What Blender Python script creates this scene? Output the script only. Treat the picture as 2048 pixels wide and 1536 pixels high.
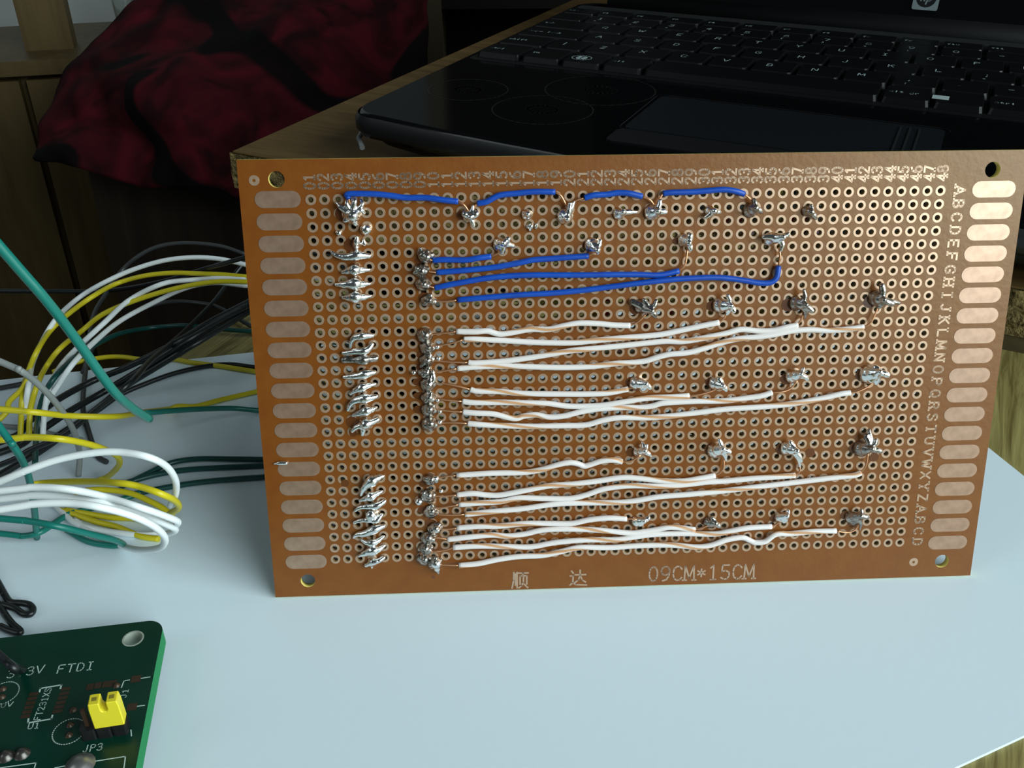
import bpy, math, random
from mathutils import Vector, Matrix, noise
random.seed(7)
S = 0.001                       # all lengths below are millimetres
for o in list(bpy.data.objects): bpy.data.objects.remove(o)
sc = bpy.context.scene
C = sc.collection

# ------------------------------------------------------------------ camera
CAM = Vector((-30.337, -147.632, 143.861))
ROT = Matrix(((0.998901933846196, 0.022529523212818262, -0.041077331244053064),
              (-0.04677874720138812, 0.5279794088875103, -0.847967860594412),
              (0.0025836734699260355, 0.8489582818811524, 0.5284535554396455)))
F = 1900.0
cd = bpy.data.cameras.new('camera'); cam = bpy.data.objects.new('camera', cd); C.objects.link(cam)
cd.sensor_width = 36; cd.lens = F / 2048 * 36; cd.clip_start = 0.005; cd.clip_end = 30
cam.matrix_world = Matrix.Translation(CAM * S) @ ROT.to_4x4()
sc.camera = cam

# ------------------------------------------------------------------ world, window light, exposure
w = bpy.data.worlds.new('room_ambient'); sc.world = w; w.use_nodes = True
w.node_tree.nodes['Background'].inputs[0].default_value = (0.75, 0.9, 1.0, 1)
w.node_tree.nodes['Background'].inputs[1].default_value = 0.045
def area(name, loc, target, sx, sy, power, col):
    l = bpy.data.lights.new(name, 'AREA'); l.shape = 'RECTANGLE'; l.size = sx; l.size_y = sy
    l.energy = power; l.color = col
    o = bpy.data.objects.new(name, l); C.objects.link(o); o.location = loc
    o.rotation_euler = (Vector(target) - Vector(loc)).to_track_quat('-Z', 'Y').to_euler()
    return o
area('window_light', (1.20, -0.90, 0.66), (0, 0, 0.02), 1.7, 1.05, 46, (0.84, 0.98, 1.0))
area('left_fill_light', (-1.5, -0.5, 1.1), (-0.35, 0.6, -0.1), 0.8, 1.0, 4.0, (0.86, 0.97, 1.0))  # weak fill added from the left to lift back wall and shadows
sc.view_settings.view_transform = 'Standard'; sc.view_settings.look = 'None'
sc.view_settings.exposure = 0.0; sc.view_settings.gamma = 1; sc.view_settings.use_curve_mapping = False

# ------------------------------------------------------------------ measuring helpers (photo point -> point on a real plane)
TH = math.radians(15.5)
NB = Vector((0, -math.cos(TH), math.sin(TH)))           # board normal
UB = Vector((0, math.sin(TH), math.cos(TH)))            # board up
BO = Vector((0, 0, 0.5))
def ray(u, v): return ROT @ Vector(((u - 1024) / F, -(v - 768) / F, -1))
def onz(u, v, z=0):
    r = ray(u, v); return CAM + r * ((z - CAM.z) / r.z)
def at(u, v, l): return CAM + ray(u, v) * l
def onplane(u, v, p, n):
    r = ray(u, v); return CAM + r * ((p - CAM).dot(n) / r.dot(n))
def lb(u, v, h=0):                                       # board-local point at height h above its face
    p = onplane(u, v, BO + NB * h, NB) - BO
    return Vector((p.x, p.dot(UB), h))
def dist(p): return (ROT.transposed() @ (p - CAM)).z * -1

# ------------------------------------------------------------------ mesh helpers
class MB:
    def __init__(s): s.v = []; s.f = []; s.m = []; s.sm = []
    def add(s, vs, fs, mi=0, smooth=False):
        b = len(s.v); s.v += [tuple(x) for x in vs]; s.f += [tuple(i + b for i in f) for f in fs]
        s.m += [mi] * len(fs); s.sm += [smooth] * len(fs)
    def box(s, a, b, mi=0, M=None):
        x0, y0, z0 = a; x1, y1, z1 = b
        vs = [Vector(p) for p in ((x0,y0,z0),(x1,y0,z0),(x1,y1,z0),(x0,y1,z0),(x0,y0,z1),(x1,y0,z1),(x1,y1,z1),(x0,y1,z1))]
        if M: vs = [M @ p for p in vs]
        s.add(vs, [(0,3,2,1),(4,5,6,7),(0,1,5,4),(1,2,6,5),(2,3,7,6),(3,0,4,7)], mi)
    def prism(s, pts, z0, z1, mi=0, side=None, smooth=False):
        n = len(pts); side = mi if side is None else side
        vs = [(x, y, z0) for x, y in pts] + [(x, y, z1) for x, y in pts]
        s.add(vs, [tuple(range(n - 1, -1, -1)), tuple(range(n, 2 * n))], mi)
        s.add(vs, [(i, (i + 1) % n, n + (i + 1) % n, n + i) for i in range(n)], side, smooth)
    def tube(s, pts, r, seg=8, mi=0, stripe=None, cap=True):
        n = len(pts); rr = r if isinstance(r, (list, tuple)) else [r] * n
        t0 = (pts[1] - pts[0]).normalized()
        a = Vector((0, 0, 1)) if abs(t0.z) < .9 else Vector((1, 0, 0))
        nx = t0.cross(a).normalized(); vs = []
        for i in range(n):
            t = (pts[min(i + 1, n - 1)] - pts[max(i - 1, 0)]).normalized()
            nx = (nx - t * nx.dot(t)).normalized(); ny = t.cross(nx)
            for k in range(seg):
                an = 2 * math.pi * k / seg
                vs.append(pts[i] + (nx * math.cos(an) + ny * math.sin(an)) * rr[i])
        b = len(s.v); s.v += [tuple(x) for x in vs]
        for i in range(n - 1):
            for k in range(seg):
                k2 = (k + 1) % seg
                s.f.append((b + i*seg + k, b + i*seg + k2, b + (i+1)*seg + k2, b + (i+1)*seg + k))
                s.m.append(stripe(i, k) if stripe else mi); s.sm.append(True)
        if cap:
            s.f.append(tuple(b + k for k in range(seg - 1, -1, -1))); s.m.append(mi); s.sm.append(False)
            s.f.append(tuple(b + (n-1)*seg + k for k in range(seg))); s.m.append(mi); s.sm.append(False)
    def ball(s, c, r, mi=0, nu=10, nv=6, sq=(1, 1, 1)):
        c = Vector(c); vs = [c + Vector((0, 0, -r * sq[2]))]
        for j in range(1, nv):
            p = -math.pi / 2 + math.pi * j / nv
            for i in range(nu):
                a = 2 * math.pi * i / nu
                vs.append(c + Vector((r*math.cos(p)*math.cos(a)*sq[0], r*math.cos(p)*math.sin(a)*sq[1], r*math.sin(p)*sq[2])))
        vs.append(c + Vector((0, 0, r * sq[2]))); L = len(vs) - 1; fs = []
        for i in range(nu):
            i2 = (i + 1) % nu
            fs.append((0, 1 + i2, 1 + i)); fs.append((L, L - nu + i, L - nu + i2))
            for j in range(nv - 2): fs.append((1+j*nu+i, 1+j*nu+i2, 1+(j+1)*nu+i2, 1+(j+1)*nu+i))
        s.add(vs, fs, mi, True)
    def mesh(s, name, mats):
        me = bpy.data.meshes.new(name)
        me.from_pydata([(x*S, y*S, z*S) for x, y, z in s.v], [], s.f)
        for m in (mats if isinstance(mats, (list, tuple)) else [mats]): me.materials.append(m)
        me.polygons.foreach_set('material_index', s.m); me.polygons.foreach_set('use_smooth', s.sm); me.update()
        return me
    def build(s, name, mats, parent=None):
        return obj(name, s.mesh(name, mats), parent)
def obj(name, me, parent=None):
    o = bpy.data.objects.new(name, me); C.objects.link(o)
    if parent: o.parent = parent
    return o
def empty(name, loc=(0, 0, 0), rot=(0, 0, 0)):
    o = bpy.data.objects.new(name, None); C.objects.link(o); o.empty_display_size = .01
    o.location = Vector(loc) * S; o.rotation_euler = rot; return o
def tag(o, label, cat, group=None, kind=None):
    o['label'] = label; o['category'] = cat
    if group: o['group'] = group
    if kind: o['kind'] = kind
    return o
def struct(o, label=None):
    o['kind'] = 'structure'
    if label: o['label'] = label
    return o
def smooth_path(P, step=6, dens=None):
    P = [Vector(p) for p in P]; Q = [P[0] * 2 - P[1]] + P + [P[-1] * 2 - P[-2]]; out = []
    for i in range(1, len(Q) - 2):
        p0, p1, p2, p3 = Q[i-1:i+3]
        for k in range(step):
            t = k / step
            out.append(.5 * ((2*p1) + (p2-p0)*t + (2*p0-5*p1+4*p2-p3)*t*t + (3*p1-p0-3*p2+p3)*t**3))
    out.append(P[-1]); return out

# ------------------------------------------------------------------ stroke lettering
def oval(cx, cy, rx, ry, a0=0, a1=360, n=14):
    return [(cx + rx*math.cos(math.radians(a0+(a1-a0)*i/n)), cy + ry*math.sin(math.radians(a0+(a1-a0)*i/n))) for i in range(n+1)]
GL = {
'0':[oval(2,3,1.6,3)], '1':[[(0.9,5),(2,6),(2,0)],[(1,0),(3,0)]],
'2':[[(.4,4.6),(.8,5.6),(2,6),(3.2,5.6),(3.5,4.4),(2.8,3),(.4,0),(3.6,0)]],
'3':[[(.5,5.2),(1.2,6),(2.7,6),(3.4,5.2),(3.3,4),(2.4,3.2),(1.5,3.2)],[(2.4,3.2),(3.5,2.5),(3.6,1.2),(2.8,.1),(1.3,0),(.4,.8)]],
'4':[[(2.8,0),(2.8,6),(.2,1.8),(3.9,1.8)]], '5':[[(3.4,6),(.8,6),(.6,3.3),(2,3.7),(3.4,3),(3.6,1.5),(2.8,.2),(1.5,0),(.4,.7)]],
'6':[oval(2,1.8,1.6,1.8),[(.4,1.8),(.6,4),(1.6,5.6),(3,6)]], '7':[[(.4,6),(3.6,6),(1.7,0)]],
'8':[oval(2,4.5,1.3,1.5),oval(2,1.5,1.65,1.5)], '9':[oval(2,4.2,1.6,1.8),[(3.6,4.2),(3.4,2),(2.4,.4),(1,0)]],
'A':[[(0,0),(2,6),(4,0)],[(.8,2.1),(3.2,2.1)]], 'B':[[(.5,0),(.5,6),(2.4,6),(3.3,5.3),(3.3,4),(2.4,3.2),(.5,3.2)],[(2.4,3.2),(3.6,2.4),(3.6,.9),(2.6,0),(.5,0)]],
'C':[[(3.7,4.8),(2.9,5.8),(1.8,6),(.7,5.1),(.3,3),(.7,.9),(1.8,0),(2.9,.2),(3.7,1.2)]], 'D':[[(.5,0),(.5,6),(2,6),(3.3,5),(3.7,3),(3.3,1),(2,0),(.5,0)]],
'E':[[(3.5,6),(.5,6),(.5,0),(3.6,0)],[(.5,3.1),(2.8,3.1)]], 'F':[[(3.5,6),(.5,6),(.5,0)],[(.5,3.1),(2.8,3.1)]],
'G':[[(3.7,4.8),(2.9,5.8),(1.8,6),(.7,5.1),(.3,3),(.7,.9),(1.8,0),(3,.3),(3.6,1),(3.6,2.7),(2.3,2.7)]], 'H':[[(.4,0),(.4,6)],[(3.6,0),(3.6,6)],[(.4,3),(3.6,3)]],
'I':[[(2,0),(2,6)],[(1,0),(3,0)],[(1,6),(3,6)]], 'J':[[(2.9,6),(2.9,1.4),(2.2,.2),(1.3,.1),(.6,1)]],
'K':[[(.5,0),(.5,6)],[(3.6,6),(.5,2.6)],[(1.5,3.6),(3.7,0)]], 'L':[[(.6,6),(.6,0),(3.6,0)]],
'M':[[(.1,0),(.3,6),(2,1),(3.7,6),(3.9,0)]], 'N':[[(.4,0),(.4,6),(3.6,0),(3.6,6)]], 'O':[oval(2,3,1.7,3)],
'P':[[(.5,0),(.5,6),(2.5,6),(3.5,5.2),(3.5,3.8),(2.5,3),(.5,3)]], 'Q':[oval(2,3,1.7,3),[(2.2,1.4),(3.8,-.5)]],
'R':[[(.5,0),(.5,6),(2.5,6),(3.5,5.2),(3.5,3.9),(2.5,3.1),(.5,3.1)],[(2.2,3.1),(3.8,0)]],
'S':[[(3.5,5),(2.7,5.9),(1.4,6),(.5,5.2),(.6,4),(2,3.2),(3.4,2.3),(3.6,1),(2.7,.1),(1.3,0),(.4,.9)]],
'T':[[(2,0),(2,6)],[(.2,6),(3.8,6)]], 'U':[[(.4,6),(.4,1.6),(1.2,.2),(2.8,.2),(3.6,1.6),(3.6,6)]], 'V':[[(.1,6),(2,0),(3.9,6)]],
'W':[[(-.2,6),(.9,0),(2,4.6),(3.1,0),(4.2,6)]], 'X':[[(.2,0),(3.8,6)],[(.2,6),(3.8,0)]], 'Y':[[(.2,6),(2,3),(3.8,6)],[(2,3),(2,0)]],
'Z':[[(.4,6),(3.6,6),(.4,0),(3.6,0)]], '*':[[(2,1.4),(2,4.6)],[(.6,2.2),(3.4,3.8)],[(.6,3.8),(3.4,2.2)]], '.':[[(1.8,0),(2.2,0),(2.2,.5),(1.8,.5),(1.8,0)]],
'/':[[(.6,0),(3.4,6)]], '-':[[(.8,3),(3.2,3)]], '+':[[(.8,3),(3.2,3)],[(2,1.6),(2,4.4)]], '|':[[(2,-.5),(2,6.5)]], '<':[[(3.4,5),(.8,3),(3.4,1)]], ',':[[(2,.6),(1.6,-.8)]],
';':[[(2,.6),(1.6,-.8)],[(2,3.6),(2,4.2)]], "'":[[(2,6),(2,4.4)]], '[':[[(2.8,6.4),(1.4,6.4),(1.4,-.4),(2.8,-.4)]], ']':[[(1.2,6.4),(2.6,6.4),(2.6,-.4),(1.2,-.4)]],
'=':[[(.8,2.2),(3.2,2.2)],[(.8,3.8),(3.2,3.8)]], '`':[[(1.2,6),(2,5)]],
'a':[oval(1.8,1.9,1.4,1.9),[(3.2,3.8),(3.2,0)]], 'b':[[(.6,6),(.6,0)],oval(2,1.9,1.4,1.9)], 'c':[oval(2.1,1.9,1.5,1.9,40,320)], 'd':[[(3.4,6),(3.4,0)],oval(2,1.9,1.4,1.9)],
'e':[[(.6,2),(3.4,2)],oval(2,1.9,1.4,1.9,0,310)], 'f':[[(3.2,5.6),(2.5,6),(1.9,5.2),(1.9,0)],[(.9,3.8),(3,3.8)]], 'g':[oval(1.9,1.9,1.4,1.9),[(3.3,3.8),(3.3,-1),(2.2,-2),(.8,-1.5)]],
'h':[[(.6,6),(.6,0)],[(.6,2.8),(1.8,3.8),(3,3.2),(3.2,0)]], 'i':[[(2,0),(2,3.8)],[(2,5),(2,5.6)]], 'k':[[(.8,6),(.8,0)],[(3,3.8),(.8,1.6)],[(1.6,2.4),(3.3,0)]], 'l':[[(2,6),(2,0)]],
'm':[[(.2,0),(.2,3.8)],[(.2,3.2),(1.2,3.8),(2,3),(2,0)],[(2,3.2),(3,3.8),(3.8,3),(3.8,0)]], 'n':[[(.6,0),(.6,3.8)],[(.6,2.8),(1.8,3.8),(3,3.2),(3.2,0)]], 'o':[oval(2,1.9,1.5,1.9)],
'p':[[(.6,3.8),(.6,-2)],oval(2,1.9,1.4,1.9)], 'r':[[(1,0),(1,3.8)],[(1,2.6),(2,3.8),(3.2,3.6)]], 's':[[(3.2,3.2),(2,3.8),(.8,3),(2,2),(3.2,1.1),(2,0),(.7,.6)]], 't':[[(1.8,5.4),(1.8,.6),(2.6,0),(3.2,.3)],[(.8,3.8),(3,3.8)]],
'u':[[(.6,3.8),(.6,.8),(1.8,0),(3.2,1)],[(3.2,3.8),(3.2,0)]], 'v':[[(.5,3.8),(2,0),(3.5,3.8)]], 'w':[[(.2,3.8),(1,0),(2,3),(3,0),(3.8,3.8)]], 'x':[[(.6,0),(3.4,3.8)],[(.6,3.8),(3.4,0)]], ' ':[],
'顺':[[(.9,6.2),(.8,3),(.2,-.2)],[(1.5,5.6),(1.5,1)],[(2.1,6.2),(2.1,-.2)],[(2.7,5.9),(6.2,5.9)],[(4.4,5.9),(4.1,4.9)],[(3.2,1.3),(3.2,4.8),(5.7,4.8),(5.7,1.3)],[(4.5,4.1),(4.4,2),(3.8,.7),(2.8,-.2)],[(4.8,1.2),(6.1,-.2)]],
'达':[[(.7,6),(1.3,5.1)],[(.2,4),(1.3,4),(1.2,1.2),(.2,.2)],[(1.2,1.2),(2.4,.3),(6.4,.1)],[(2,4.4),(6,4.4)],[(3.9,6.3),(3.9,4),(3.2,2.2),(2,1.2)],[(4,3.9),(4.8,2.2),(6,1.3)]],
}
def strokes(mb, polys, wd, M, mi=0, z=0.0):
    for k, P in enumerate(polys):
        P = [Vector((p[0], p[1], 0)) for p in P]
        for a, b in zip(P, P[1:]):
            d = b - a
            if d.length < 1e-6: continue
            d.normalize(); n = Vector((-d.y, d.x, 0)) * wd / 2; e = d * wd * .42
            q = [a - e - n, b + e - n, b + e + n, a - e + n]
            mb.add([M @ Vector((p.x, p.y, z)) for p in q], [(0, 1, 2, 3)], mi)
def text(mb, txt, h, wd, M, serif=False, adv=4.9, xs=1.0, mi=0, z=0.0):
    x = 0; k = h / 6
    for ch in txt:
        ps = [list(p) for p in GL.get(ch, [])]
        if serif:
            ex = []
            for p in GL.get(ch, []):
                for a, b in ((p[0], p[1]), (p[-1], p[-2])):
                    if a[1] in (0, 6) and abs(a[0] - b[0]) < 2.1 and abs(a[1] - b[1]) > 1: ex.append([(a[0] - .75, a[1]), (a[0] + .75, a[1])])
            ps += ex
        strokes(mb, [[((px_ * xs + x) * k, py_ * k) for px_, py_ in p] for p in ps], wd, M, mi, z)
        x += (7.2 if ord(ch) > 5000 else adv * xs)
    return x * k

# ------------------------------------------------------------------ materials
def mat(name, col, rough=.5, metal=0, spec=.5, coat=0, mott=None, bump=None, em=None):
    m = bpy.data.materials.new(name); m.use_nodes = True; nt = m.node_tree; b = nt.nodes['Principled BSDF']
    b.inputs['Base Color'].default_value = (*col, 1); b.inputs['Roughness'].default_value = rough; b.inputs['Metallic'].default_value = metal
    b.inputs['Specular IOR Level'].default_value = spec; b.inputs['Coat Weight'].default_value = coat
    if mott or bump:
        tc = nt.nodes.new('ShaderNodeTexCoord')
    if mott:                                            # (scale, other colour, detail)
        n = nt.nodes.new('ShaderNodeTexNoise'); n.inputs['Scale'].default_value = mott[0]; n.inputs['Detail'].default_value = mott[2]
        r = nt.nodes.new('ShaderNodeValToRGB'); r.color_ramp.elements[0].position = .3; r.color_ramp.elements[1].position = .7
        r.color_ramp.elements[0].color = (*col, 1); r.color_ramp.elements[1].color = (*mott[1], 1)
        nt.links.new(tc.outputs['Object'], n.inputs['Vector']); nt.links.new(n.outputs['Fac'], r.inputs[0]); nt.links.new(r.outputs[0], b.inputs['Base Color'])
    if bump:                                            # (scale, strength, distance)
        n2 = nt.nodes.new('ShaderNodeTexNoise'); n2.inputs['Scale'].default_value = bump[0]; n2.inputs['Detail'].default_value = 4
        bp = nt.nodes.new('ShaderNodeBump'); bp.inputs['Strength'].default_value = bump[1]; bp.inputs['Distance'].default_value = bump[2]
        nt.links.new(tc.outputs['Object'], n2.inputs['Vector']); nt.links.new(n2.outputs['Fac'], bp.inputs['Height']); nt.links.new(bp.outputs[0], b.inputs['Normal'])
    return m
def wood(name, c1, c2, sx, sy, sz, rough=.45, rotz=0, spec=.4):
    m = bpy.data.materials.new(name); m.use_nodes = True; nt = m.node_tree; b = nt.nodes['Principled BSDF']
    tc = nt.nodes.new('ShaderNodeTexCoord'); mp = nt.nodes.new('ShaderNodeMapping'); mp.vector_type = 'TEXTURE'; mp.inputs['Scale'].default_value = (1 / sx, 1 / sy, 1 / sz); mp.inputs['Rotation'].default_value = (0, 0, rotz)
    n = nt.nodes.new('ShaderNodeTexNoise'); n.inputs['Scale'].default_value = 1; n.inputs['Detail'].default_value = 6; n.inputs['Roughness'].default_value = .65; n.inputs['Distortion'].default_value = .6
    r = nt.nodes.new('ShaderNodeValToRGB'); r.color_ramp.elements[0].position = .35; r.color_ramp.elements[1].position = .62
    r.color_ramp.elements[0].color = (*c1, 1); r.color_ramp.elements[1].color = (*c2, 1)
    bp = nt.nodes.new('ShaderNodeBump'); bp.inputs['Strength'].default_value = .25; bp.inputs['Distance'].default_value = .0006
    L = nt.links.new
    L(tc.outputs['Object'], mp.inputs[0]); L(mp.outputs[0], n.inputs['Vector']); L(n.outputs['Fac'], r.inputs[0]); L(r.outputs[0], b.inputs['Base Color']); L(n.outputs['Fac'], bp.inputs['Height']); L(bp.outputs[0], b.inputs['Normal'])
    b.inputs['Roughness'].default_value = rough; b.inputs['Specular IOR Level'].default_value = spec
    return m
M_board = mat('phenolic_board', (.175, .044, .0025), .37, 0, .7, 0, (260, (.20, .057, .004), 5), (900, .12, .0003))
M_board.node_tree.nodes['Principled BSDF'].inputs['Specular Tint'].default_value = (1, .97, .72, 1)
M_boardedge = mat('phenolic_core', (.62, .50, .12), .6)
M_holecore = mat('drilled_core', (.20, .125, .045), .6)
M_pad = mat('bare_copper', (.60, .41, .28), .35, .6, .7, 0, (800, (.53, .35, .235), 4))
M_finger = mat('dull_copper', (.52, .335, .235), .32, .62, .8, 0, (520, (.40, .25, .17), 8))
M_solder = mat('solder', (.88, .88, .86), .19, 1, .5, 0, None, (1500, .25, .0004))
M_solder2 = mat('dull_solder', (.60, .57, .53), .26, 1, .5, 0, (900, (.22, .19, .16), 5), (1200, .35, .0005))
M_flux_shade = mat('flux_and_shade', (.12, .036, .008), .25, 0, .6, .2)
M_copper = mat('copper_strand', (.75, .38, .20), .3, .9)
M_blue = mat('blue_insulation', (.002, .052, .36), .42, 0, .45, 0, (300, (.003, .075, .46), 3))
M_whitew = mat('white_insulation', (.80, .79, .78), .45)
M_tan = mat('striped_insulation', (.80, .79, .78), .45)
def stripe_nodes(m):
    nt = m.node_tree; b = nt.nodes['Principled BSDF']; uv = nt.nodes.new('ShaderNodeUVMap'); sp = nt.nodes.new('ShaderNodeSeparateXYZ')
    fr = nt.nodes.new('ShaderNodeMath'); fr.operation = 'FRACT'; lt_ = nt.nodes.new('ShaderNodeValToRGB')
    e = lt_.color_ramp.elements; e[0].position = .0; e[0].color = (.80, .74, .71, 1); e[1].position = .99; e[1].color = (.80, .74, .71, 1)
    for p_, c_ in ((.36, (.80, .74, .71, 1)), (.42, (.58, .30, .14, 1)), (.52, (.62, .34, .17, 1)), (.58, (.80, .74, .71, 1))):
        n = e.new(p_); n.color = c_
    nt.links.new(uv.outputs[0], sp.inputs[0]); nt.links.new(sp.outputs[0], fr.inputs[0]); nt.links.new(fr.outputs[0], lt_.inputs[0]); nt.links.new(lt_.outputs[0], b.inputs['Base Color'])
stripe_nodes(M_tan)
M_paper = mat('white_paper', (.76, .88, .95), .8, 0, .2, 0, None, (500, .08, .0003))
M_wt = {'white': mat('wire_white', (.82, .86, .86), .38), 'yellow': mat('wire_yellow', (.62, .52, .012), .38), 'black': mat('wire_black', (.008, .010, .011), .35),
        'grey': mat('wire_grey', (.24, .26, .25), .42), 'charcoal': mat('wire_charcoal', (.035, .037, .038), .42), 'teal': mat('wire_teal', (.006, .17, .135), .36), 'green': mat('wire_dark_green', (.004, .055, .048), .36), 'red': mat('wire_red', (.45, .01, .012), .4)}
M_ink = mat('wire_print', (.06, .07, .08), .6)
AW = math.radians(-27.8)
M_desk = wood('desk_veneer', (.13, .095, .022), (.36, .30, .105), 420, 26, 60, .55, AW)
M_slab = wood('shelf_veneer', (.10, .056, .019), (.165, .10, .036), 16, 190, 60, .6, AW, .12)
M_chip = mat('chipboard', (.055, .040, .012), .9, 0, .2, 0, (420, (.30, .22, .085), 3), (500, 1.0, .003))
M_batten = mat('dark_batten', (.075, .055, .022), .7, 0, .3, 0, (200, (.05, .036, .014), 4))
M_cab = wood('cabinet_oak', (.085, .055, .018), (.13, .088, .032), 45, 45, 4, .5)
M_lap = mat('gloss_black', (.002, .002, .0022), .10, 0, .35)
M_lapm = mat('matt_black', (.004, .004, .0045), .45, 0, .25)
M_key = mat('key_black', (.0025, .0025, .003), .36, 0, .25)
M_leg = mat('key_legend', (.34, .42, .42), .5)
M_lapgrey = mat('laptop_grey', (.012, .012, .013), .4, 0, .4)
M_chrome = mat('chrome', (.7, .72, .74), .15, 1)
M_badge = mat('badge_silver', (.22, .27, .28), .35, .5)
M_pcb = mat('green_mask', (.0012, .028, .016), .28, 0, .4, 0, (120, (.0016, .034, .02), 3))
M_pcbedge = mat('pcb_edge', (.003, .20, .055), .5, 0, .2)
M_silk = mat('silkscreen', (.50, .64, .58), .6)
M_plastic = mat('black_plastic', (.010, .010, .010), .4)
M_yel = mat('yellow_plastic', (.78, .66, .03), .4)
M_brownpad = mat('exposed_pad', (.06, .035, .02), .35, .3)
M_wall = mat('painted_wall', (.80, .84, .80), .9, 0, .1, 0, (9, (.70, .74, .71), 4))
M_dark = mat('near_black', (.006, .005, .004), .8, 0, .1)  # near-black; on the shelf unit it paints in the dark of open bays
M_floor = wood('floor_boards', (.035, .022, .012), (.06, .04, .02), 5, 40, 10, .6)

# ------------------------------------------------------------------ room and furniture
E1 = Vector((math.cos(AW), math.sin(AW), 0)); E2 = Vector((-math.sin(AW), math.cos(AW), 0))
def frame_at(o): return Matrix(((E1.x, E2.x, 0, o.x), (E1.y, E2.y, 0, o.y), (0, 0, 1, o.z), (0, 0, 0, 1)))
mb = MB(); mb.box((-2600, -1500, -760), (3200, 2400, -740)); struct(mb.build('floor', M_floor))

Tm = Matrix.Identity(4)
# lower desk surface: left edge follows E2
d = empty('desk', (0, 0, -740))
tag(d, 'light oak desk under the white paper, strong wood grain', 'desk')
def dz(mb_): mb_.v = [(x, y, z + 740) for x, y, z in mb_.v]; return mb_
p0 = onz(499, 623, -.8); Md = frame_at(Vector((p0.x, p0.y, 0)))
mb = MB(); mb.box((0, -420, -19), (1150, 260, -.8), 0, Md); dz(mb).build('desk_top', M_desk, d)
for xx in (330, 1100):
    mb = MB(); mb.box((xx, -330, -740), (xx + 18, 240, -19), 0, Md); dz(mb).build('side_panel', M_cab, d)
# upper board that carries the laptop
cl = onz(458, 303, 20); Ms = frame_at(Vector((cl.x, cl.y, 0)))
t = empty('raised_board', (0, 0, -.8))
tag(t, 'thick chipboard shelf with raw rough edge lying under the laptop', 'shelf')
def sz(mb_): mb_.v = [(x, y, z + .8) for x, y, z in mb_.v]; return mb_
mb = MB(); mb.box((1, 1, 19.4), (1100, 520, 20), 0, Ms); sz(mb).build('veneer_top', M_slab, t)
# chipboard core with uneven raw edge
mb = MB(); N = 440; prof = []
L = 1100
def rough(i, k): return 1.2 * noise.noise(Vector((i * .55, k * 1.3, 3.1))) + .8 * noise.noise(Vector((i * 1.7, k * 2.1, 8)))
zs = [4.6, 7, 9.5, 12, 14.5, 17, 19.4]
vs = []; fs = []
for i in range(N + 1):
    for k, z in enumerate(zs):
        e = 0.35 if k in (0, len(zs) - 1) else 1.0
        vs.append(Ms @ Vector((L * i / N, rough(i, k) * e, z)))
K = len(zs)
for i in range(N):
    for k in range(K - 1): fs.append((i*K+k, (i+1)*K+k, (i+1)*K+k+1, i*K+k+1))
mb.add(vs, fs)
vs = []; fs = []; N2 = 160
for i in range(N2 + 1):
    for k, z in enumerate(zs):
        e = 0.35 if k in (0, len(zs) - 1) else 1.0
        vs.append(Ms @ Vector((rough(i + 900, k) * e, 520 * i / N2, z)))
for i in range(N2):
    for k in range(K - 1): fs.append((i*K+k+1, (i+1)*K+k+1, (i+1)*K+k, i*K+k))
mb.add(vs, fs); mb.box((1.8, 1.8, 4.6), (L, 520, 19.3), 0, Ms)
sz(mb).build('chipboard_core', M_chip, t)
mb = MB(); mb.box((3, .5, -.8), (L, 500, 4.6), 0, Ms); sz(mb).build('bottom_batten', M_batten, t)

# paper sheets
b0, b1 = onz(0, 760), onz(509, 704); r0, r1 = onz(1978, 896), onz(2048, 952); q0, q1 = onz(1908, 1536), onz(2048, 1471)
def isect(a, b, c_, d_):
    u = b - a; v_ = d_ - c_; den = u.x * v_.y - u.y * v_.x; w_ = c_ - a
    return a + u * ((w_.x * v_.y - w_.y * v_.x) / den)
c1 = isect(b0, b1, r0, r1); c2 = isect(r0, r1, q0, q1)
c3 = c2 + (q0 - q1).normalized() * 330; c4 = c1 + (b0 - b1).normalized() * 330
pp = [c4, c3, c2, c1]
mb = MB(); n = 40; top = []; 
for j in range(n + 1):
    for i in range(n + 1):
        a, b = i / n, j / n
        p = (pp[0] * (1 - a) + pp[3] * a) * (1 - b) + (pp[1] * (1 - a) + pp[2] * a) * b
        top.append(Vector((p.x, p.y, 0)))
fs = [(j*(n+1)+i, (j+1)*(n+1)+i, (j+1)*(n+1)+i+1, j*(n+1)+i+1) for j in range(n) for i in range(n)]
mb.add(top, fs, 0, True); 
ring = [pp[0], pp[1], pp[2], pp[3]]
vs = [(p.x, p.y, 0) for p in ring] + [(p.x, p.y, -.79) for p in ring]
mb.add(vs, [(i, i + 4, (i + 1) % 4 + 4, (i + 1) % 4) for i in range(4)] + [(7, 6, 5, 4)])
tag(mb.build('paper_sheets', M_paper), 'white blank paper spread on the desk under the brown board', 'paper')

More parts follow.
